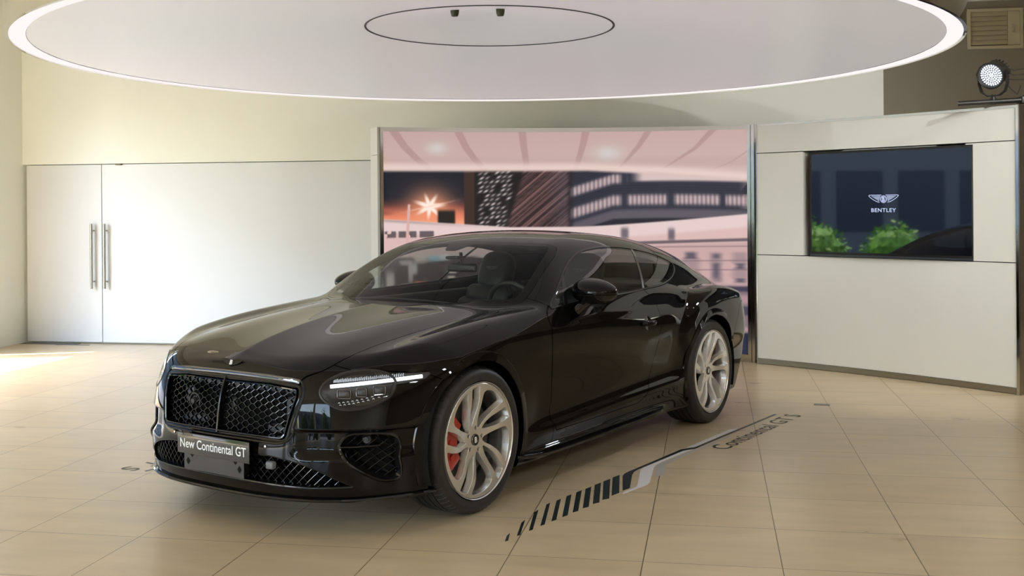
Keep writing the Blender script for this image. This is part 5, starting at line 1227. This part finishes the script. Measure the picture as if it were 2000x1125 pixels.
def wheel_mesh(flip):
    # wheel axes: u to the rear, v up, w outwards
    P_ = np.stack([U.ravel(), Vv.ravel(), face_d(np.hypot(U, Vv)).ravel()], 1); idx = np.arange(nr*na).reshape(nr, na); a = idx[:-1]; b_ = idx[1:]; a2 = np.roll(a, -1, 1); b2 = np.roll(b_, -1, 1)
    T_ = np.concatenate([np.stack([a, b_, b2], -1).reshape(-1, 3), np.stack([a, b2, a2], -1).reshape(-1, 3)])
    dr = (face_d(np.hypot(P_[:, 0], P_[:, 1])+1e-3)-face_d(np.hypot(P_[:, 0], P_[:, 1])-1e-3))/2e-3; rad = P_[:, :2]/np.hypot(P_[:, 0], P_[:, 1])[:, None]
    n_ = np.concatenate([-rad*dr[:, None], np.ones((len(P_), 1))], 1); n_ /= np.linalg.norm(n_, axis=1)[:, None]; m = TM(P_, n_, T_)
    for k in range(5):
        for poly in (slot, wide):
            pl_ = rpoly([tuple(p) for p in rot2(poly, 72*k)], .008, 4); g = sdpoly(m.V[:, 0], m.V[:, 1], pl_); _, m = clip(m, g)
        c = rot2([(0, .060)], 72*k-8)[0]; _, m = clip(m, .0115-np.hypot(m.V[:, 0]-c[0], m.V[:, 1]-c[1]))
    # chamfered edge then deep drafted walls
    def walls(m):
        E = np.concatenate([m.T[:, [0, 1]], m.T[:, [1, 2]], m.T[:, [2, 0]]]); n = len(m.V); k = np.minimum(E[:, 0], E[:, 1])*np.int64(n)+np.maximum(E[:, 0], E[:, 1]); u, ix, ct = np.unique(k, return_index=True, return_counts=True); B = E[ix[ct == 1]]
        rm = np.hypot(m.V[B[:, 0], 0], m.V[B[:, 0], 1]); B = B[(rm < .2915) & (rm > .030)]
        t = m.V[B[:, 1]]-m.V[B[:, 0]]; t /= np.linalg.norm(t, axis=1)[:, None]+1e-12; o = np.cross(t, np.array([0, 0, 1.])); va, inv = np.unique(B, return_inverse=True); inv = inv.reshape(B.shape); O = np.zeros((len(va), 3))
        for c_ in (0, 1): np.add.at(O, inv[:, c_], o)
        for _ in range(3):
            pass
        O /= np.linalg.norm(O, axis=1)[:, None]+1e-12; base_ = m.V[va]; r_ = np.hypot(base_[:, 0], base_[:, 1]); lug = np.zeros(len(va), bool)
        for k_ in range(5): c = rot2([(0, .060)], 72*k_-8)[0]; lug |= np.hypot(base_[:, 0]-c[0], base_[:, 1]-c[1]) < .0125
        dr_ = np.where(lug, .0, 1.0)[:, None]
        lv = [(0, 0, 0), (.0018, -.002, 0), (.0045, -.020, 0), (.006, -.036, 0)]
        rings = [base_+O*a_*dr_+np.array([0, 0, b_]) for a_, b_, _ in lv]; nn = [None]*4; Vn = [m.V]+rings; Nn = [m.N]; sl = O*.97+np.array([0, 0, .25]); sl /= np.linalg.norm(sl, axis=1)[:, None]
        ch = O*.7+np.array([0, 0, .7]); ch /= np.linalg.norm(ch, axis=1)[:, None]; Nn += [ch, sl, sl, sl]; K = len(va); F = []
        ia, ib = inv.T
        for q_ in range(3): A0_ = n+q_*K; A1_ = n+(q_+1)*K; F += [np.stack([A0_+ia, A1_+ia, A1_+ib], 1), np.stack([A0_+ia, A1_+ib, A0_+ib], 1)]
        return TM(np.concatenate(Vn), np.concatenate(Nn), np.concatenate([m.T]+F))
    m = walls(m)
    # to car axes: u -> -x, v -> z, w -> +y (left) or -y
    if not flip: Vc = np.stack([-m.V[:, 0], m.V[:, 2], m.V[:, 1]], 1); Nc = np.stack([-m.N[:, 0], m.N[:, 2], m.N[:, 1]], 1); Tt = m.T
    else: Vc = np.stack([-m.V[:, 0], -m.V[:, 2], m.V[:, 1]], 1); Nc = np.stack([-m.N[:, 0], -m.N[:, 2], m.N[:, 1]], 1); Tt = m.T[:, ::-1]
    fn = np.cross(Vc[Tt[:, 1]]-Vc[Tt[:, 0]], Vc[Tt[:, 2]]-Vc[Tt[:, 0]]); 
    if (fn*Nc[Tt[:, 0]]).sum(1).mean() < 0: Tt = Tt[:, ::-1]
    return mesh_tm('wheel', TM(Vc, Nc, Tt))
wheel_me = {1: wheel_mesh(False), -1: wheel_mesh(True)}
for s_ in (1, -1): wheel_me[s_].materials.append(M_rim)
YW = .965; ZW = .373; RT = .373
def tyre_mesh(name):
    """tread blocks and rounded shoulders, lathe about y; outer face at y=0"""
    prof = [(.300, -.012), (.302, -.004), (.309, -.0015), (.316, -.003), (.330, .003), (.345, .001), (.357, -.007), (.366, -.020), (.3705, -.034), (.3725, -.055)]
    W_ = .275
    for k in range(4):
        y_ = -.068-k*.043; prof += [(.373, y_), (.366, y_-.001), (.366, y_-.007), (.373, y_-.008)]
    prof += [(.3725, -(W_-.055)), (.3705, -(W_-.034)), (.366, -(W_-.020)), (.357, -(W_-.007)), (.345, -W_), (.300, -(W_-.015))]
    mb = MB(); mb.lathe(prof, Matrix.Rotation(-PI/2, 4, 'X') @ Matrix.Scale(1, 4), 160)
    for k in range(72):
        a = 2*PI*k/72; mb.tube([Matrix.Rotation(a+dy*.6, 4, 'Y') @ Vector((r_, y_, 0)) for r_, y_, dy in ((.3575, -.008, 0), (.3662, -.020, .012), (.3706, -.034, .026), (.3724, -.050, .04), (.3727, -.064, .05))], .0016, 4)
    return mb
MT = Matrix.Rotation(-PI/2, 4, 'X')
tb = tyre_mesh('tyre'); to = tb.obj('tyre', M_rub, None, smooth=40); tyre_me = to.data; bpy.data.objects.remove(to)
def bl(prof, mat_, n=96, name='x'):
    o = MB().lathe(prof, MT, n).obj(name, mat_, None, smooth=35); me = o.data; bpy.data.objects.remove(o); return me
barrel_me = bl([(.2925, -.004), (.296, -.0), (.2975, -.006), (.290, -.016), (.283, -.03), (.272, -.06), (.268, -.20), (.290, -.23)], M_rim, name='rim_barrel')
disc_me = bl([(.085, -.098), (.20, -.098), (.203, -.101), (.203, -.125), (.20, -.128), (.05, -.128)], M_iron, name='brake_disc'); hat_me = bl([(.0, -.062), (.075, -.062), (.088, -.070), (.088, -.10)], M_mblk, name='disc_hat')
hub_me = bl([(0, -.0295), (.026, -.0295), (.029, -.031), (.030, -.040)], M_gblk, 40, 'centre_cap')
ring_me = bl([(.0262, -.0290), (.0285, -.0285), (.0298, -.031)], M_dchrome, 40, 'cap_ring')
dark_me = bl([(.0, -.135), (.30, -.135)], M_mblk, 40, 'wheel_well_plate')
v, f = fit_text('B', .021, .031, bold=.05)
def fm(o, me_name): me = o.data; me.name = me_name; bpy.data.objects.remove(o); return me
letter_me = {s_: fm(MB().add([(-p.x*s_, -.0285*1, p.y) if s_ > 0 else (-p.x*s_, -.0285, p.y) for p in v], f).obj('cap_letter', bpy.data.materials['white_lettering'], None, smooth=None, fix=False), 'cap_letter') for s_ in (1, -1)}
def caliper(front):
    mb = MB(); c0 = 0 if front else PI; n = 22; a0, a1 = -.62, .75
    for ya, yb, r0, r1 in (((-.084, -.050, .110, .254), (-.165, -.084, .205, .256), (-.19, -.165, .125, .250)) if front else ((-.118, -.094, .135, .205), (-.165, -.118, .18, .208), (-.19, -.165, .135, .205))):
        vs = []
        for k in range(n+1):
            th = c0+a0+(a1-a0)*k/n; e = 1-.0*abs(2*k/n-1)**6; re = r1-.016*abs(2*k/n-1)**5
            for r, y_ in ((r0+.012*abs(2*k/n-1)**4, ya), (re, ya), (re-.008, yb), (r0+.02, yb)): vs.append((r*math.cos(th), y_, r*math.sin(th)))
        mb.add(vs, [(k*4+j, k*4+(j+1) % 4, k*4+4+(j+1) % 4, k*4+4+j) for k in range(n) for j in range(4)]+[(0, 1, 2, 3), (n*4+3, n*4+2, n*4+1, n*4)])
    for k in range(3):
        th = c0+a0+(a1-a0)*(.2+.3*k); front and mb.cyl((.185*math.cos(th), -.052, .185*math.sin(th)), (.185*math.cos(th), -.043, .185*math.sin(th)), .020, .017, 20)
    return mb.obj('brake_caliper', M_caliper, None, smooth=35)
cal_f = caliper(True); cal_fm = cal_f.data; bpy.data.objects.remove(cal_f); cal_r = caliper(False); cal_rm = cal_r.data; bpy.data.objects.remove(cal_r)
tv_, tf_ = fit_text('BENTLEY', .12, .018, bold=.02)
ct = MB().add([(.225-p.y*1, -.0492, -p.x+.0) for p in tv_], tf_).obj('caliper_lettering', bpy.data.materials['white_lettering'], None, smooth=None, fix=False); ct_me = ct.data; bpy.data.objects.remove(ct)
bolt_o = MB().lathe([(0, -.044), (.005, -.044), (.008, -.046), (.0085, -.07)], MT @ Matrix.Identity(4), 6).obj('lug_bolt', M_iron, None); bolt_me = bolt_o.data; bpy.data.objects.remove(bolt_o)
steer = 0.0
for xc in (0, -2.851):
    for s_ in (1, -1):
        wh = bpy.data.objects.new('wheel', wheel_me[s_]); C.objects.link(wh); wh.parent = car; wh.location = (xc, YW*s_, ZW)
        if xc < 0: wh.rotation_euler = (0, R(-14), 0)
        def sub(name, me, flip=True, rot=True):
            o = bpy.data.objects.new(name, me); C.objects.link(o); o.parent = wh
            if s_ < 0 and flip: o.scale = (1, -1, 1)
            if not rot: o.rotation_euler = (0, -wh.rotation_euler.y, 0)
            return o
        sub('tyre', tyre_me); sub('rim_barrel', barrel_me); sub('brake_disc', disc_me); sub('disc_hat', hat_me); sub('centre_cap', hub_me); sub('cap_ring', ring_me)
        o = sub('cap_letter', letter_me[s_]); o['label'] = 'white letter'
        o = sub('brake_caliper', cal_fm if xc == 0 else cal_rm, rot=False); o['label'] = 'red brake caliper'
        if xc == 0 and s_ > 0: sub('caliper_lettering', ct_me, rot=False)
        for k in range(5): c = rot2([(0, .060)], 72*k-8)[0]; o = sub('lug_bolt', bolt_me); o.location = (-c[0], 0, c[1])
        sub('hub_backing', dark_me)

# ---------------------------------------------------------------- cabin
cab = empty('cabin'); cab.parent = car
mb = MB().rbox((-2.75, -.70, .30), (-.75, .70, .42), .03); mb.rbox((-2.9, -.70, .42), (-2.55, .70, .98), .06); mb.rbox((-3.45, -.62, .92), (-2.75, .62, .985), .03)
for s_ in (1, -1): mb.rbox((-2.6, min(.74*s_, .80*s_), .40), (-.80, max(.74*s_, .80*s_), .955), .02)
mb.obj('cabin_trim', M_leather, cab)
# dashboard with a hooded cluster
xs_ = np.linspace(-.48, -1.10, 14); vs = []; cols_ = 31
prof = [(-.50, .955), (-.62, .968), (-.78, .975), (-.92, .972), (-1.0, .955), (-1.04, .92), (-1.03, .84), (-1.05, .72), (-1.0, .55)]
for i in range(cols_):
    y_ = -.76+1.52*i/(cols_-1)
    for x_, z_ in prof:
        hood_ = .055*math.exp(-((y_-.37)/.17)**4)*math.exp(-((x_+.98)/.14)**2); vs.append((x_-.02*(y_/.7)**2-.0, y_*(1 if x_ < -.6 else .86), min(z_+hood_, 1.06)-.018))
k = len(prof); MB().add(vs, [(i*k+j, (i+1)*k+j, (i+1)*k+j+1, i*k+j+1) for i in range(cols_-1) for j in range(k-1)]).obj('dashboard', M_leather, cab, smooth=60, fix=False)
# centre screen, lit frame
mb = MB().rbox((-1.062, -.13, .80), (-1.045, .13, .93), .008); mb.obj('centre_display', M_gblk, cab)
st = Matrix.Translation((-1.20, .37, .915)) @ Matrix.Rotation(R(-68), 4, 'Y')
P_ = [st @ Vector((.185*math.cos(a), .185*math.sin(a), 0)) for a in np.linspace(0, 2*PI, 48, endpoint=False)]
sw = MB().tube(P_, .016, 12, True); sw.rbox((-.065, -.075, -.03), (.065, .075, .02), .03, st); 
for a in (0, PI, -PI/2*1): sw.cyl(st @ Vector((0, 0, 0)), st @ Vector((.18*math.cos(a+PI/2), .18*math.sin(a+PI/2), 0)), .014)
sw.obj('steering_wheel', M_leather, cab)
def seat(yc, xc=-1.62):
    se = MB(); Mb = Matrix.Translation((xc-.20, yc, .43)) @ Matrix.Rotation(R(-20), 4, 'Y')
    se.rbox((xc-.30, yc-.25, .40), (xc+.28, yc+.25, .56), .07, None, 5)
    se.rbox((-.06, -.26, 0), (.09, .26, .50), .06, Mb, 5); se.rbox((-.055, -.20, .44), (.085, .20, .60), .06, Mb, 5)
    o = se.obj('seat', M_leather, cab, smooth=60)
    MB().ell((-.0, 0, .70), (.075, .140, .155), 32, 20, Mb, .70).obj('headrest', M_leather, o, smooth=80)
    Ml = Mb @ Matrix.Translation((.072, 0, .71)) @ Matrix(((0, 0, 1, 0), (1, 0, 0, 0), (0, 1, 0, 0), (0, 0, 0, 1)))
    mb = MB()
    for q in wing_logo(.10, 5): mb.add([Ml @ Vector((p.x, p.y, .0035)) for p in q], [(0, 1, 2, 3)])
    mb.obj('headrest_emblem', mat('grey_stitching', (.16, .18, .20), .5) if 'grey_stitching' not in bpy.data.materials else bpy.data.materials['grey_stitching'], o, smooth=None, fix=False)
seat(.37); seat(-.37)
for yc in (.30, -.30): se = MB(); se.rbox((-2.62, yc-.24, .42), (-2.25, yc+.24, .60), .06).rbox((-2.72, yc-.24, .50), (-2.58, yc+.24, 1.0), .05).obj('rear_seat', M_leather, cab)
# interior mirror and sensor pod on the windscreen, black band round its edge
P_ = Vector((-1.17, 0, 1.255)); MB().rbox((-1.165, -.115, 1.145), (-1.13, .115, 1.20), .02, None, 4).obj('interior_mirror', M_sblk, cab)
MB().rbox((-1.12, -.05, 1.232), (-1.03, .05, 1.250), .008).cyl((-1.145, 0, 1.19), (-1.13, 0, 1.27), .012).obj('sensor_pod', M_sblk, cab)
# headliner under the roof
hl_, _ = clip(base, sdpoly(base.V[:, 0], base.V[:, 1], np.array([(-1.22, -.4), (-1.22, .5), (-1.35, .56), (-2.4, .54), (-2.65, .45), (-2.65, -.4)]))); hl_, _ = clip(hl_, hl_.V[:, 2]-1.2); hl_ = TM(hl_.V-hl_.N*.03, -hl_.N, hl_.T[:, ::-1]); part('headliner', hl_, mat('headliner_grey', (.05, .05, .052), .9), 0, cab, fl=0)
# wipers
wp = MB()
for y0_, y1_ in ((-.50, .12), (.02, .58)):
    ys = np.linspace(y0_, y1_, 20); xs2 = -.45-.30*(ys-0)**2*1.0-.03; zs2 = surf_z(xs2, np.abs(ys))-.012; wp.tube(np.stack([xs2, ys, zs2], 1), .005, 8)
wp.obj('wiper', M_sblk, car)
# cowl panel under the rear edge of the bonnet
xs2 = []; mb = MB(); vs = []
for i in range(33):
    y_ = -.66+1.32*i/32
    for dx in (.0, .16): x_ = -.34-.62*y_*y_*.62+.10-dx; vs.append((x_, y_, float(surf_z(np.array([x_]), np.array([abs(y_)]))[0])-.028))
mb.add(vs, [(i*2, i*2+1, i*2+3, i*2+2) for i in range(32)]); mb.obj('cowl_panel', M_mblk, car, smooth=None, fix=False)

# ---------------------------------------------------------------- floor graphics, both sides of the car
M_vinyl = mat('dark_green_black_vinyl', (.006, .016, .018), .35); M_vw = mat('pale_grey_vinyl', (.74, .74, .76), .35); M_vg = mat('mid_grey_vinyl', (.46, .44, .41), .35); M_vt = mat('black_vinyl_letters', (.008, .008, .008), .45)
Ci = CARM.inverted()
def w2l(p): q = Ci @ Vector((p[0], p[1], 0)); return (q.x, q.y)
bars = [[(-.019, 5.333), (-.028, 5.208), (-.043, 5.197), (-.035, 5.285)], [(.055, 5.556), (.029, 5.298), (.013, 5.284), (.036, 5.504)], [(.126, 5.74), (.09, 5.383), (.071, 5.366), (.103, 5.691)], [(.191, 5.875), (.15, 5.471), (.128, 5.447), (.17, 5.841)], [(.251, 5.954), (.21, 5.552), (.185, 5.525), (.226, 5.916)], [(.312, 6.044), (.271, 5.633), (.242, 5.601), (.283, 6.004)], [(.373, 6.128), (.329, 5.712), (.299, 5.683), (.341, 6.087)], [(.432, 6.211), (.388, 5.791), (.355, 5.761), (.396, 6.162)], [(.493, 6.3), (.449, 5.875), (.413, 5.845), (.453, 6.246)], [(.553, 6.388), (.509, 5.955), (.47, 5.927), (.508, 6.324)], [(.615, 6.478), (.573, 6.07), (.526, 6.009), (.568, 6.416)]]
dark = [(0.596, 6.115), (0.629, 6.448), (0.647, 6.511), (0.678, 6.562), (1.075, 7.154), (1.168, 7.208), (1.954, 8.355), (1.97, 8.34), (1.166, 7.167), (1.077, 7.107), (0.734, 6.605), (0.708, 6.553), (0.687, 6.476), (0.642, 6.174)]
whitep = [(0.592, 6.073), (0.681, 6.201), (0.691, 6.239), (0.749, 6.595), (0.768, 6.648), (1.079, 7.107), (1.153, 7.157), (0.933, 6.851), (0.858, 6.727), (0.834, 6.646), (0.765, 6.289), (0.744, 6.238), (0.59, 6.04)]
white2 = [(1.116, 7.205), (1.511, 7.789), (1.571, 7.812), (1.173, 7.219)]
grayp = [(0.811, 6.422), (0.863, 6.727), (0.923, 6.757), (0.877, 6.48)]; gray2 = [(0.864, 6.736), (1.463, 7.569), (1.471, 7.552), (0.921, 6.743)]
def decal(name, M2, lab):
    root = bpy.data.objects.new(name, None); C.objects.link(root); root.matrix_world = CARM @ M2 @ Matrix.Translation((-1.5, 1.28, 0)); tag(root, lab, 'floor sticker', 'floor graphics beside the car')
    T0 = Matrix.Translation((1.5, -1.28, 0))
    def fl(poly, z): 
        q = ccw(np.array([w2l(p) for p in poly])); return q
    def add(mb, poly, z):
        q = fl(poly, z); mb.prism([tuple(p) for p in q], .0002, z, T0); return mb
    for b_ in bars: add(MB(), b_, .0008).obj('stripe', M_vinyl, root, smooth=None)
    add(MB(), dark, .0009).obj('long_line', M_vinyl, root, smooth=None); add(add(MB(), whitep, .0007), white2, .0007).obj('white_shape', M_vw, root, smooth=None); add(add(MB(), grayp, .0006), gray2, .0006).obj('grey_shape', M_vg, root, smooth=None)
    v, f = fit_text('Continental GT S', 1.385, .125, spacing=1.05, bold=.006)
    Mt = T0 @ Matrix(((-1, 0, 0, -2.765), (0, -1, 0, 1.347), (0, 0, 1, .001), (0, 0, 0, 1)))
    mb = MB().add([Mt @ p for p in v], f); mb.obj('letters', M_vt, root, smooth=None, fix=False)
decal('floor_graphic', Matrix.Identity(4), 'floor sticker with slanted dark stripes, long line and lettering beside the near side of car')
decal('floor_graphic', Matrix.Translation((-1.54*2, -.04, 0)) @ Matrix.Rotation(PI, 4, 'Z'), 'floor sticker beyond the car, last letters showing left of the bumper')
